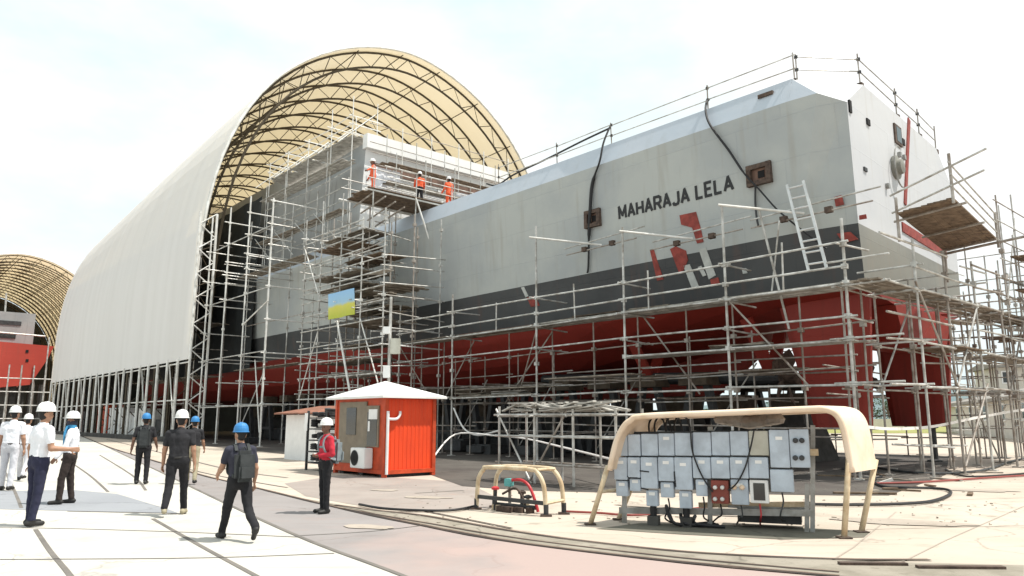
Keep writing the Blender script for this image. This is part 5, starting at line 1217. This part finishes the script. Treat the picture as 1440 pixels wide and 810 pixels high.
# ------------------------------------------------------------------ buildings, trees on the right
def house(name, P, Q, dep, h, roofh, label, wins):
    rt_ = thing(name, (P + Q) / 2, label, 'building'); d = (Q - P); ln = d.length; d.normalize(); nn = V((d.y, -d.x, 0)); nn = nn if nn.dot(-P) > 0 else -nn
    c_ = (P + Q) / 2 - nn * dep / 2; MB().box(c_ + ZU * h / 2, d * ln / 2, nn * dep / 2, ZU * h / 2).build('wall', 'wall_cream', rt_)
    mb = MB(); e0 = [c_ + d * s1 * (ln / 2 + .6) + nn * s2 * (dep / 2 + .7) + ZU * h for s1, s2 in ((-1, 1), (1, 1), (1, -1), (-1, -1))]; r0, r1 = c_ - d * (ln / 2 + .6) + ZU * (h + roofh), c_ + d * (ln / 2 + .6) + ZU * (h + roofh)
    lo = [p - ZU * .3 for p in e0]
    mb.add(e0 + [r0, r1] + lo, [(0, 1, 5, 4), (2, 3, 4, 5), (1, 2, 5), (3, 0, 4), (9, 8, 7, 6)] + [(i, 6 + i, 6 + (i + 1) % 4, (i + 1) % 4) for i in range(4)]); mb.build('roof', 'roof_grey', rt_)
    for t, z_, w_, hh in wins:
        p = P.lerp(Q, t) + ZU * z_ + nn * .03; fw = MB().box(p, d * w_ / 2, nn * .06, ZU * hh / 2).build('window', 'white', rt_)
        mb = MB()
        for i in range(3):
            for j in range(2): mb.box(p + d * (i - 1) * w_ * .3 + ZU * (j - .5) * hh * .44 + nn * .05, d * w_ * .12, nn * .025, ZU * hh * .18)
        mb.build('pane', 'glass', fw)
    return rt_
P, Q = V((60, 106, 0)), V((38, 52, 0))
house('long_building', P, Q, 9, 3.7, 1.3, 'long low cream building with a grey roof beyond the stern scaffolding', [(.03, 2.4, 2.2, 1.7), (.2, 2.4, 2.2, 1.7), (.36, 2.4, 2.2, 1.7), (.5, 2.4, 2.2, 1.7), (.64, 2.4, 2.2, 1.7), (.78, 2.4, 2.2, 1.7)])
P = on(1402, 540, V((0, 95, 0)), V((0, 1, 0))); P.z = 0
house('block_building', P, P + V((20, -6, 0)), 9, 8.4, .5, 'taller cream block with small windows behind the long low building', [(.07, 6.9, 1.8, 1.6), (.35, 6.9, 1.8, 1.6), (.6, 6.9, 1.8, 1.6)])
# pale low wall farther off under the ship
mb = MB(); mb.box(V((30, 132, .9)), V((42, 0, 0)), V((0, .15, 0)), ZU * .9); single('boundary_wall', mb, 'wall_cream', 'pale boundary wall far behind the keel blocks', 'wall')
def tree(P, h, w, label):
    rt_ = thing('tree', P, label, 'tree', 'trees beyond the yard')
    mb = MB(); mb.tube([P, P + ZU * h * .3 + V((.1, 0, 0)), P + ZU * h * .7], [.06 * h * .5, .04 * h * .5, .015 * h], 7)
    for k in range(5):
        t = k * 1.3; mb.tube([P + ZU * h * (.3 + .06 * k), P + V((math.cos(t) * w * .4, math.sin(t) * w * .4, h * (.55 + .06 * k)))], [.02 * h, .006 * h], 5)
    mb.build('trunk', 'bark', rt_)
    mb = MB()
    cl = [(V((rnd(-.5, .5) * w, rnd(-.5, .5) * w, h * rnd(.4, .95))), rnd(.16, .3) * w) for _ in range(16)]
    for c_, r_ in cl:
        for _ in range(90):
            v = V((random.gauss(0, 1), random.gauss(0, 1), random.gauss(0, 1))).normalized() * r_ * rnd(.5, 1.1)
            p = P + c_ + v; s_ = rnd(.12, .3) * w * .16; a1_ = V((random.gauss(0, 1), random.gauss(0, 1), random.gauss(0, 1))).normalized(); a2_ = a1_.cross(V((rnd(-1, 1), rnd(-1, 1), 1))).normalized()
            mb.quad(p - a1_ * s_, p + a2_ * s_ * .6, p + a1_ * s_, p - a2_ * s_ * .6)
    mb.build('crown', 'tree', rt_); return rt_
for k, (u, y, h, w) in enumerate(((1196, 215, 5.5, 7), (1232, 205, 7.5, 6), (1243, 212, 5, 6), (1000, 222, 5, 8), (1060, 226, 5, 8), (1120, 220, 5, 7))):
    x = (u - 720) / FPX * y * 1.02; tree(V((x, y, 0)), h, w, 'leafy green tree far off beyond the yard, seen under the ship')
# far orange machine and gear by the second ship
mc = thing('orange_forklift', V(gp(72, 606)), 'small orange forklift parked by the far end of the large shelter', 'forklift')
P = gp(72, 606); mc.location = P
MB().box(P + V((0, 0, .9)), V((1.4, 0, 0)), V((0, .8, 0)), ZU * .5).build('body', 'earth', mc, bevel=.1)
for x in (-.9, .9):
    for y in (-.8, .8): MB().lathe(P + V((x, y - .12, .42)), [(.2, 0), (.42, .02), (.42, .24), (.2, .26)], 14, az=V((0, 1, 0)), ay=ZU).build('wheel', 'black', mc)
MB().box(P + V((-.2, 0, 2.3)), V((.8, 0, 0)), V((0, .7, 0)), ZU * .05).build('cab_roof', 'earth', mc)
for x in (-.9, .5):
    for y in (-.65, .65): MB().tube([P + V((x, y, 1.4)), P + V((x, y, 2.3))], .05, 6).build('cab_post', 'dark', mc)
for y in (-.3, .3): MB().bar(P + V((1.5, y, .2)), P + V((1.5, y, 2.7)), .1, .12).build('mast_rail', 'dark', mc); MB().bar(P + V((1.5, y, .2)), P + V((2.5, y, .2)), .12, .06).build('fork', 'dark', mc)
# clutter of containers and panels beside the side posts (seen under the skirt)
for k, (a_, b_, l, h, m) in enumerate(((70, -1.8, 2.2, 1.1, 'white'), (76, -2, 3, 1.4, 'ss_white'), (84, -1.5, 2.5, 1.6, 'dorange'), (93, -2, 3, 1.3, 'dark'), (62, -2, 2, .8, 'dark'), (66, -2.4, 1.4, 1.3, 'tube_white'))):
    mb = MB(); mb.box(W(a_, b_, h), AX * l, BX * .8, ZU * h); mb.box(W(a_, b_, 2 * h + .05), AX * (l + .06), BX * .85, ZU * .05)
    single('storage_box', mb, m, ['white storage box inside the shelter side, third from the mouth', 'long pale storage box behind the shelter side posts', 'orange brown storage box behind the shelter side posts', 'dark storage box deepest in the shelter side', 'low dark storage box closest to the shelter mouth', 'short white storage box behind the shelter side posts'][k], 'box')

exec_people = True
# ------------------------------------------------------------------ people
def sdf_mesh(caps, h=.0105, k=.014):
    """one continuous skin round tapered capsules: smooth union on a grid, then surface nets"""
    lo = np.min([np.minimum(np.array(p) - r0, np.array(q) - r1) for p, q, r0, r1 in caps], axis=0) - .05
    hi = np.max([np.maximum(np.array(p) + r0, np.array(q) + r1) for p, q, r0, r1 in caps], axis=0) + .05
    n = np.ceil((hi - lo) / h).astype(int) + 1; f = np.full(n, .2, dtype=np.float32)
    for p, q, r0, r1 in caps:
        p, q = np.array(p), np.array(q); m = max(r0, r1) + .04
        a = np.clip(np.floor((np.minimum(p, q) - m - lo) / h).astype(int), 0, n - 1); b = np.clip(np.ceil((np.maximum(p, q) + m - lo) / h).astype(int) + 1, 1, n)
        g = np.stack(np.meshgrid(*[lo[i] + h * np.arange(a[i], b[i]) for i in range(3)], indexing='ij'), -1) - p
        d = q - p; t = np.clip((g[..., 0] * d[0] + g[..., 1] * d[1] + g[..., 2] * d[2]) / max(float((d * d).sum()), 1e-9), 0, 1); ds = np.sqrt(((g - t[..., None] * d) ** 2).sum(-1)) - (r0 + (r1 - r0) * t)
        sl_ = tuple(slice(a[i], b[i]) for i in range(3)); o = f[sl_]; kk = min(k, min(r0, r1) * .5); hh = np.clip(.5 + .5 * (o - ds) / kk, 0, 1)
        f[sl_] = o + (ds - o) * hh - kk * hh * (1 - hh)
    ins = f < 0; C = [(x, y, z) for x in (0, 1) for y in (0, 1) for z in (0, 1)]; m = n - 1
    sub = lambda A, c: A[c[0]:c[0] + m[0], c[1]:c[1] + m[1], c[2]:c[2] + m[2]]
    cnt = sum(sub(ins, c).astype(np.int8) for c in C); act = (cnt > 0) & (cnt < 8); cells = np.argwhere(act); vid = -np.ones(m, dtype=np.int64); vid[act] = np.arange(len(cells))
    acc = np.zeros((len(cells), 3)); w = np.zeros(len(cells))
    for c in C:
        for ax in range(3):
            if c[ax]: continue
            c2 = list(c); c2[ax] = 1; f0 = sub(f, c)[act]; f1 = sub(f, c2)[act]; cr_ = (f0 < 0) != (f1 < 0); t = np.where(cr_, f0 / np.where(cr_, f0 - f1, 1), 0)
            pos = np.tile(np.array(c, float), (len(cells), 1)); pos[:, ax] = t; acc += pos * cr_[:, None]; w += cr_
    verts = lo + h * (cells + acc / w[:, None]); faces = []
    for ax in range(3):
        u, v = (ax + 1) % 3, (ax + 2) % 3; s0 = [slice(1, -1)] * 3; s0[ax] = slice(0, -1); s1 = list(s0); s1[ax] = slice(1, None)
        A, B = ins[tuple(s0)], ins[tuple(s1)]
        for flip, msk in ((False, A & ~B), (True, ~A & B)):
            e = np.argwhere(msk); off = np.ones(3, int); off[ax] = 0; e = e + off
            du, dv = np.zeros(3, int), np.zeros(3, int); du[u] = 1; dv[v] = 1
            q = [vid[tuple((e - x).T)] for x in (du * 0, du, du + dv, dv)]
            q = np.stack(q if not flip else q[::-1], 1); faces.append(q)
    fc_ = np.concatenate(faces); me = bpy.data.meshes.new('body'); me.from_pydata(verts.tolist(), [], fc_.tolist()); me.update(); return me
def rotv(v, ang, axis): return Matrix.Rotation(ang, 3, axis) @ v
def person(loc, face, H, label, mats, legs, arms, lean=3, helmet='helmet_white', long_sleeve=False, head_yaw=0, z=0, scarf=False, group=None, lift=0, reflective=None):
    """H overall height with helmet. mats: shirt, trousers, skin, shoe. legs: (thigh pitch, knee) L R. arms: (pitch, out, elbow bend, elbow inward) L R"""
    k = H / 1.80; face = V((face[0], face[1], 0)).normalized(); right = V((face.y, -face.x, 0))
    Cs = []    # p, q, r0, r1, tag
    X, Y, Z = V((1, 0, 0)), V((0, 1, 0)), V((0, 0, 1))
    hipz = .90; pel = V((0, 0, hipz))
    def add(p, q, r0, r1, t): Cs.append((V(p), V(q), r0, r1, t))
    la = R(lean); up = V((0, math.sin(la), math.cos(la)))
    feet = []
    for s_, (tp, kn) in zip((-1, 1), legs):
        h_ = pel + X * s_ * .092; d = V((s_ * .035, math.sin(R(tp)), -math.cos(R(tp)))); kn_ = h_ + d * .43
        d2 = V((s_ * .02, math.sin(R(tp - kn)), -math.cos(R(tp - kn)))); an = kn_ + d2 * .41
        add(h_ + Z * .02, kn_, .098, .066, 'tr'); add(kn_, kn_.lerp(an, .35), .066, .062, 'tr'); add(kn_.lerp(an, .35), an + Z * .03, .064, .056, 'tr')
        fp = R(tp - kn) * .8; fdir = V((s_ * .12, math.cos(fp), math.sin(fp) * 1.)).normalized() if kn > 25 else V((s_ * .14, 1, 0)).normalized()
        add(an + Z * .01, an - Z * .03, .052, .05, 'sh'); add(an - Z * .035 - fdir * .045, an - Z * .045 + fdir * .15, .044, .036, 'sh'); feet.append(an.z - .088)
    add(pel - X * .06 + Z * .0, pel + X * .06, .118, .118, 'tr'); add(pel + Z * .06 - X * .05, pel + Z * .06 + X * .05, .118, .118, 'tr')
    ch = pel + up * .40; sh = pel + up * .52
    for x in (-.055, .055):
        add(pel + up * .10 + X * x, pel + up * .24 + X * x * 1.05, .112, .108, 'st'); add(pel + up * .24 + X * x, ch + X * x * 1.5, .108, .112, 'st')
    add(pel + up * .16 + Y * .0, ch, .112, .118, 'st'); add(ch - Y * .02, ch + up * .08 - Y * .015, .11, .10, 'st')
    add(sh - X * .145 - up * .025, sh + X * .145 - up * .025, .068, .068, 'st'); add(sh, sh + up * .03, .085, .07, 'st')
    nk = sh + up * .05; hd = nk + V((0, .03, .135)); add(nk, hd - Z * .05, .056, .054, 'sk')
    for s_, (ap_, ou, el, inn) in zip((-1, 1), arms):
        s0_ = sh + X * s_ * .185 - up * .03; d = V((s_ * math.sin(R(ou)), math.sin(R(ap_)) * math.cos(R(ou)), -math.cos(R(ap_)) * math.cos(R(ou)))); e_ = s0_ + d * .29
        f = R(ap_ + el); d2 = V((s_ * math.sin(R(ou)) * .6 - s_ * math.sin(R(inn)), math.sin(f) * math.cos(R(inn)), -math.cos(f) * math.cos(R(inn)))).normalized(); w__ = e_ + d2 * .25
        slv = .62
        add(s0_, s0_.lerp(e_, slv), .064, .058, 'st'); add(s0_.lerp(e_, slv * .9), e_, .046 if not long_sleeve else .056, .042 if not long_sleeve else .05, 'st' if long_sleeve else 'sk')
        add(e_, w__, .043 if not long_sleeve else .05, .029 if not long_sleeve else .04, 'st' if long_sleeve else 'sk')
        # hand
        side_ = d2.cross(Y if abs(d2.y) < .8 else Z).normalized(); pn = d2.cross(side_).normalized()
        pm = w__ + d2 * .055; 
        for o_ in (-.022, 0, .022): add(w__ + d2 * .01 + pn * o_ * .6, pm + d2 * .03 + pn * o_, .018, .017, 'sk')
        for j, ln_ in enumerate((.066, .076, .072, .056)):
            b0_ = pm + d2 * .035 + pn * (.030 - .02 * j); m_ = b0_ + (d2 * .9 + side_ * -.35 * s_).normalized() * ln_ * .55; t_ = m_ + (d2 * .6 - side_ * .8 * s_).normalized() * ln_ * .5
            add(b0_, m_, .0105, .0095, 'sk'); add(m_, t_, .0095, .008, 'sk')
        tb = w__ + d2 * .03 + pn * .03; add(tb, tb + (d2 * .6 + pn * .75).normalized() * .045, .0125, .011, 'sk'); add(tb + (d2 * .6 + pn * .75).normalized() * .045, tb + (d2 * .9 + pn * .6).normalized() * .075, .011, .009, 'sk')
    # head
    hy = R(head_yaw)
    def hv(x, y, z_): return hd + rotv(V((x, y, z_)), -hy, 'Z')
    add(hv(0, -.012, .035), hv(0, .006, .03), .083, .081, 'sk'); add(hv(0, .022, -.035), hv(0, .034, -.062), .062, .042, 'sk'); add(hv(-.02, .03, -.02), hv(.02, .03, -.02), .055, .055, 'sk')
    add(hv(0, .088, .018), hv(0, .102, -.014), .009, .014, 'sk')
    for s_ in (-1, 1):
        add(hv(s_ * .078, -.005, .02), hv(s_ * .076, 0, -.018), .018, .012, 'sk'); add(hv(s_ * .030, .074, .022), hv(s_ * .032, .074, .022), .012, .012, 'ey')
    add(hv(-.018, .078, -.04), hv(.018, .078, -.04), .010, .010, 'lp')
    add(hv(0, -.035, .03), hv(0, -.045, -.02), .075, .055, 'ha'); add(hv(0, -.02, .055), hv(0, 0, .06), .082, .08, 'ha')
    if scarf: add(nk - Z * .02 + Y * .02, nk + Z * .07 + Y * .03, .085, .08, 'sc')
    z0_ = min(feet)
    nm = sdf_mesh([c[:4] for c in Cs])
    order = ['st', 'tr', 'sk', 'sh', 'ha', 'ey', 'lp', 'sc']
    ml = [mats[0], mats[1], mats[2], mats[3], 'hair', 'hole', 'brick_red', 'scarf']
    nm.materials.clear()
    for x in ml: nm.materials.append(M[x])
    segs = [(p, q - p, max((q - p).length_squared, 1e-9), r0, r1, order.index(t)) for p, q, r0, r1, t in Cs]
    nf = len(nm.polygons); cc = np.empty(nf * 3, dtype=np.float32); nm.polygons.foreach_get('center', cc); cc = cc.reshape(-1, 3)
    best = np.full(nf, 9.); idx = np.zeros(nf, dtype=np.int32)
    for p, d, l2_, r0, r1, ti in segs:
        q = cc - np.array(p, dtype=np.float32); dv = np.array(d, dtype=np.float32); t = np.clip((q[:, 0] * dv[0] + q[:, 1] * dv[1] + q[:, 2] * dv[2]) / l2_, 0, 1)
        e_ = q - t[:, None] * dv; ds = np.sqrt(e_[:, 0] ** 2 + e_[:, 1] ** 2 + e_[:, 2] ** 2) - (r0 + (r1 - r0) * t)
        m_ = ds < best; best[m_] = ds[m_]; idx[m_] = ti
    nm.polygons.foreach_set('material_index', idx); nm.polygons.foreach_set('use_smooth', [True] * len(nm.polygons))
    # clothing folds and placement
    rotm = Matrix((right, face, Z)).transposed(); off = random.random() * 50
    nrms = [v.normal.copy() for v in nm.vertices]; new = []
    for v, vn in zip(nm.vertices, nrms):
        c_ = v.co.copy(); nn = noise.noise(V((c_.x * 9, c_.y * 9, c_.z * 5 + off)))
        if c_.z < 1.42: c_ += V((vn.x, vn.y, 0)) * (nn * .011 + .006 * noise.noise(V((c_.x * 22, c_.y * 22, c_.z * 16 + off * 3))))
        c_.z -= z0_; new.extend(rotm @ (c_ * k))
    nm.vertices.foreach_set('co', new); nm.update()
    root = bpy.data.objects.new('person', nm); root.location = V((loc[0], loc[1], z)); col.objects.link(root); tag(root, label, 'person', group)
    def tw(v): v = V(v); v = V((v.x, v.y, v.z - z0_)); return rotm @ (v * k) + root.location
    if helmet:
        prof_ = [(.112, 0), (.112, .02), (.109, .055), (.096, .098), (.066, .132), (.025, .145)]
        mb = MB(); c_ = hv(0, -.008, .062); yx = rotv(X, -hy, 'Z'); yy = rotv(Y, -hy, 'Z')
        mb.lathe(c_, prof_, 20, ax=yx, ay=yy * 1.18); mb.lathe(c_, [(.124, -.004), (.124, .004), (.108, .014)], 20, ax=yx, ay=yy * 1.12)
        mb.hexa([c_ + yx * x + yy * y for x, y in ((-.06, .14), (.06, .14), (.04, .185), (-.04, .185))], [c_ + yx * x + yy * y + Z * .008 for x, y in ((-.06, .14), (.06, .14), (.04, .185), (-.04, .185))])
        for x in (-.012, .012): mb.bar(c_ + yx * x - yy * .1 + Z * .09, c_ + yx * x + yy * .02 + Z * .148, .012, .012)
        mb.v = [tw(p) for p in mb.v]; mb.build('safety_helmet', helmet, root, smooth=False)
    mb = MB(); mb.lathe(pel + Z * .075, [(.120, -.02), (.122, .02)], 24, sx=1.42, sy=1.0); mb.v = [tw(p) for p in mb.v]; mb.build('belt', 'shoe', root, smooth=True)
    mb = MB(); mb.lathe(nk - Z * .015, [(.078, -.01), (.068, .03), (.062, .028)], 18, sy=1.05); mb.v = [tw(p) for p in mb.v]; mb.build('collar', mats[0], root, smooth=True)
    if scarf:
        mb = MB(); pts = smoothpath([nk + V((-.06, .09, .03)), nk + V((-.09, .12, -.1)), nk + V((-.11, .115, -.25)), nk + V((-.12, .11, -.40))], 4)
        for i in range(len(pts) - 1): mb.bar(pts[i], pts[i + 1], .11, .03, up=V((0, 1, 0)))
        mb.v = [tw(p) for p in mb.v]; mb.build('scarf_end', 'scarf', root)
        mb = MB(); mb.lathe(hv(0, .0, -.03), [(.05, -.06), (.082, -.04), (.09, .0), (.088, .035)], 16, sy=1.15); mb.v = [tw(p) for p in mb.v]; mb.build('face_cover', 'shirt_navy', root, smooth=True)
    if reflective:
        for zz in (.17, .34):
            c_ = pel + up * zz; mb = MB(); mb.lathe(c_, [(.123, -.02), (.123, .02)], 22, sx=1.48, sy=1.02); mb.v = [tw(p) for p in mb.v]; mb.build('reflective_band', reflective, root, smooth=True)
    root['_fr'] = 0; del root['_fr']
    return root, tw, sh, up
def backpack(tw, sh, up, m, label):
    c_ = sh - up * .27 + V((0, -.20, 0)); root = thing('backpack', tw(c_ - V((0, 0, .25))), label, 'backpack')
    def bx(c, hx, hy_, hz, name, mt, bev):
        mb = MB(); X, Y = V((1, 0, 0)), V((0, 1, 0)); cs = []
        mb.box(c, X * hx, Y * hy_, up * hz); mb.v = [tw(p) for p in mb.v]; return mb.build(name, mt, root, bevel=bev, smooth=False)
    bx(c_, .15, .09, .235, 'bag_body', m, .055); bx(c_ + V((0, -.10, -.09)), .115, .035, .115, 'front_pocket', m, .03)
    for s_ in (-1, 1):
        mb = MB(); pts = smoothpath([sh + V((s_ * .10, -.12, -.04)), sh + V((s_ * .10, -.02, .058)), sh + V((s_ * .11, .10, -.02)), sh + V((s_ * .13, .125, -.18)), sh + V((s_ * .165, .03, -.36)), sh + V((s_ * .13, -.14, -.42))], 4)
        for i in range(len(pts) - 1): mb.bar(pts[i], pts[i + 1], .05, .016, up=V((0, 1, .2)))
        mb.v = [tw(p) for p in mb.v]; mb.build('shoulder_strap', m, root)
    mb = MB(); mb.tube(smoothpath([c_ + up * .23 + V((-.04, .03, 0)), c_ + up * .29 + V((0, .03, 0)), c_ + up * .23 + V((.04, .03, 0))], 4), .01, 6); mb.v = [tw(p) for p in mb.v]; mb.build('grab_loop', m, root)
def pg(u, v): p = gp(u, v); return (p.x, p.y)
WALK = ((16, 8), (-14, 22))
person(pg(8, 690), (-.2, 1), 2.0, 'person in white shirt and pale grey trousers cut by the photo edge', ('shirt_white', 'trousers_grey', 'skin', 'shoe'), ((6, 4), (-6, 8)), ((4, 10, 12, 0), (-4, 10, 12, 0)))
person(pg(30, 676), (-.3, 1), 1.85, 'person in white shirt half hidden behind the man in navy trousers', ('shirt_white', 'trousers_grey', 'skin', 'shoe'), WALK, ((10, 8, 14, 0), (-10, 8, 14, 0)), long_sleeve=True)
person(pg(45, 740), (.5, .87), 1.95, 'person in white shirt and navy trousers with one forearm held out', ('shirt_white', 'trousers_navy', 'skin', 'shoe'), ((2, 2), (-3, 5)), ((-4, 12, 14, 0), (2, 16, 84, -8)), lean=1)
person(pg(92, 709), (-.92, -.30), 1.84, 'person in white long sleeved shirt with blue scarf and white helmet', ('shirt_white', 'trousers_brown', 'skin_dark', 'shoe'), ((12, 10), (-2, 6)), ((10, 14, 24, 0), (-6, 24, 40, 30)), long_sleeve=True, scarf=True, lean=-1, head_yaw=10)
_, tw, sh, up = person(pg(198, 681), (-.35, 1), 1.84, 'person in dark clothes with backpack and blue helmet, farthest along the road', ('shirt_black', 'trousers_black', 'skin_dark', 'shoe'), ((6, 8), (-4, 6)), ((-8, 14, 20, 0), (8, 14, 30, 0)), helmet='helmet_blue')
backpack(tw, sh, up, 'bag', 'dark grey backpack on the person farthest along the road')
person(pg(245, 725), (-.25, 1), 1.86, 'person in black short sleeved shirt and white helmet walking away', ('shirt_black', 'trousers_black', 'skin', 'boot_tan'), ((-12, 20), (13, 3)), ((6, 11, 10, 0), (-6, 11, 12, 0)))
person(pg(268, 681), (-.3, 1), 1.76, 'person with blue helmet and tan arms just behind the man in the black shirt', ('shirt_black', 'boot_tan', 'skin', 'shoe'), ((10, 6), (-10, 14)), ((0, 10, 20, 0), (12, 10, 30, 0)), helmet='helmet_blue')
_, tw, sh, up = person(pg(332, 760), (-.62, .78), 1.68, 'person in navy shirt with blue helmet and large backpack striding closest to the viewer', ('shirt_navy', 'trousers_black', 'skin', 'shoe'), ((24, 4), (-20, 32)), ((22, 10, 40, 10), (-6, 12, 30, 0)), helmet='helmet_blue', lean=5)
backpack(tw, sh, up, 'bag', 'large charcoal backpack on the striding person in the navy shirt')
_, tw, sh, up = person(pg(455, 722), (-.8, -.62), 1.70, 'person in red jacket with white helmet standing alone near the cabin', ('jacket', 'trousers_black', 'skin_dark', 'shoe'), ((1, 2), (-1, 2)), ((-2, 14, 84, 52), (-2, 14, 80, 50)), long_sleeve=True, lean=-1, head_yaw=-15, reflective='bag_grey')
backpack(tw, sh, up, 'bag_grey', 'grey backpack on the person in the red jacket')
# workers on the stage
for (b_, a_, fc, lb, tr_, ar, zz) in ((-2.5, 26.3, AX * .4 - BX, 'person in orange coverall reaching out at the outer end of the high stage', 'coverall', ((30, 40, 30, 0), (10, 12, 20, 0)), 14.42),
                                (.8, 26.4, BX * .6 + AX, 'person in orange jacket and black trousers in the middle of the high stage', 'trousers_black', ((30, 10, 50, 10), (20, 10, 40, 10)), 14.42),
                                (2.75, 26.0, AX, 'person in orange coverall with back turned at the hull end of the high stage', 'coverall', ((10, 14, 30, 0), (10, 14, 30, 0)), 14.42)):
    p = W(a_, b_, 0); person((p.x, p.y), fc, 2.25, lb, ('coverall', tr_, 'skin_dark', 'shoe'), ((4, 4), (-4, 6)), ar, long_sleeve=True, z=zz)
# ------------------------------------------------------------------ light, sky, camera
w = bpy.data.worlds.new('World'); scene.world = w; w.use_nodes = True
nt = w.node_tree; bg = nt.nodes['Background']; sky = nt.nodes.new('ShaderNodeTexSky'); sky.sky_type = 'NISHITA'; sky.sun_disc = False
SUN = V((.42, -.05, .90)).normalized()
sky.sun_elevation = math.asin(SUN.z); sky.sun_rotation = math.atan2(SUN.x, SUN.y)
sky.air_density = 1.0; sky.dust_density = 6.0; sky.ozone_density = 1.0; sky.altitude = 0
tc = nt.nodes.new('ShaderNodeTexCoord'); mp = nt.nodes.new('ShaderNodeMapping'); mp.inputs['Scale'].default_value = (1, 1, 2.2); nt.links.new(tc.outputs['Generated'], mp.inputs['Vector'])
cn_ = nt.nodes.new('ShaderNodeTexNoise'); cn_.inputs['Scale'].default_value = 1.6; cn_.inputs['Detail'].default_value = 6; cn_.inputs['Roughness'].default_value = .55; nt.links.new(mp.outputs[0], cn_.inputs['Vector'])
cr = nt.nodes.new('ShaderNodeMapRange'); cr.inputs['From Min'].default_value = .42; cr.inputs['From Max'].default_value = .62; cr.inputs['To Min'].default_value = .93; cr.inputs['To Max'].default_value = 1.0; nt.links.new(cn_.outputs['Fac'], cr.inputs[0])
mx = nt.nodes.new('ShaderNodeMix'); mx.data_type = 'RGBA'; nt.links.new(cr.outputs[0], mx.inputs['Factor']); nt.links.new(sky.outputs[0], mx.inputs['A']); 
cm = nt.nodes.new('ShaderNodeMix'); cm.data_type = 'RGBA'; cm.inputs['A'].default_value = (7.3, 8.75, 8.9, 1); cm.inputs['B'].default_value = (9.4, 9.5, 9.5, 1)
c2_ = nt.nodes.new('ShaderNodeMapRange'); c2_.inputs['From Min'].default_value = .44; c2_.inputs['From Max'].default_value = .6; nt.links.new(cn_.outputs['Fac'], c2_.inputs[0]); nt.links.new(c2_.outputs[0], cm.inputs['Factor']); nt.links.new(cm.outputs['Result'], mx.inputs['B'])
nt.links.new(mx.outputs['Result'], bg.inputs['Color']); bg.inputs['Strength'].default_value = .085
sl = bpy.data.lights.new('sun', 'SUN'); sl.energy = 4.2; sl.angle = R(.6); sl.color = (1, .95, .87)
so = bpy.data.objects.new('sun', sl); so.rotation_euler = SUN.to_track_quat('Z', 'Y').to_euler(); so.location = (30, -20, 60); col.objects.link(so)
cd = bpy.data.cameras.new('camera'); cd.sensor_width = 36; cd.lens = FPX / 1440 * 36; cd.clip_end = 20000; cd.clip_start = .1
co = bpy.data.objects.new('camera', cd); co.location = CAM; co.rotation_euler = (math.pi / 2 + PITCH, 0, 0); col.objects.link(co); scene.camera = co
vs_ = scene.view_settings; vs_.view_transform = 'Standard'; vs_.look = 'None'; vs_.gamma = 1; vs_.exposure = .5
scene.cycles.max_bounces = 8; scene.cycles.diffuse_bounces = 4; scene.cycles.transparent_max_bounces = 8
scene.cycles.use_adaptive_sampling = True
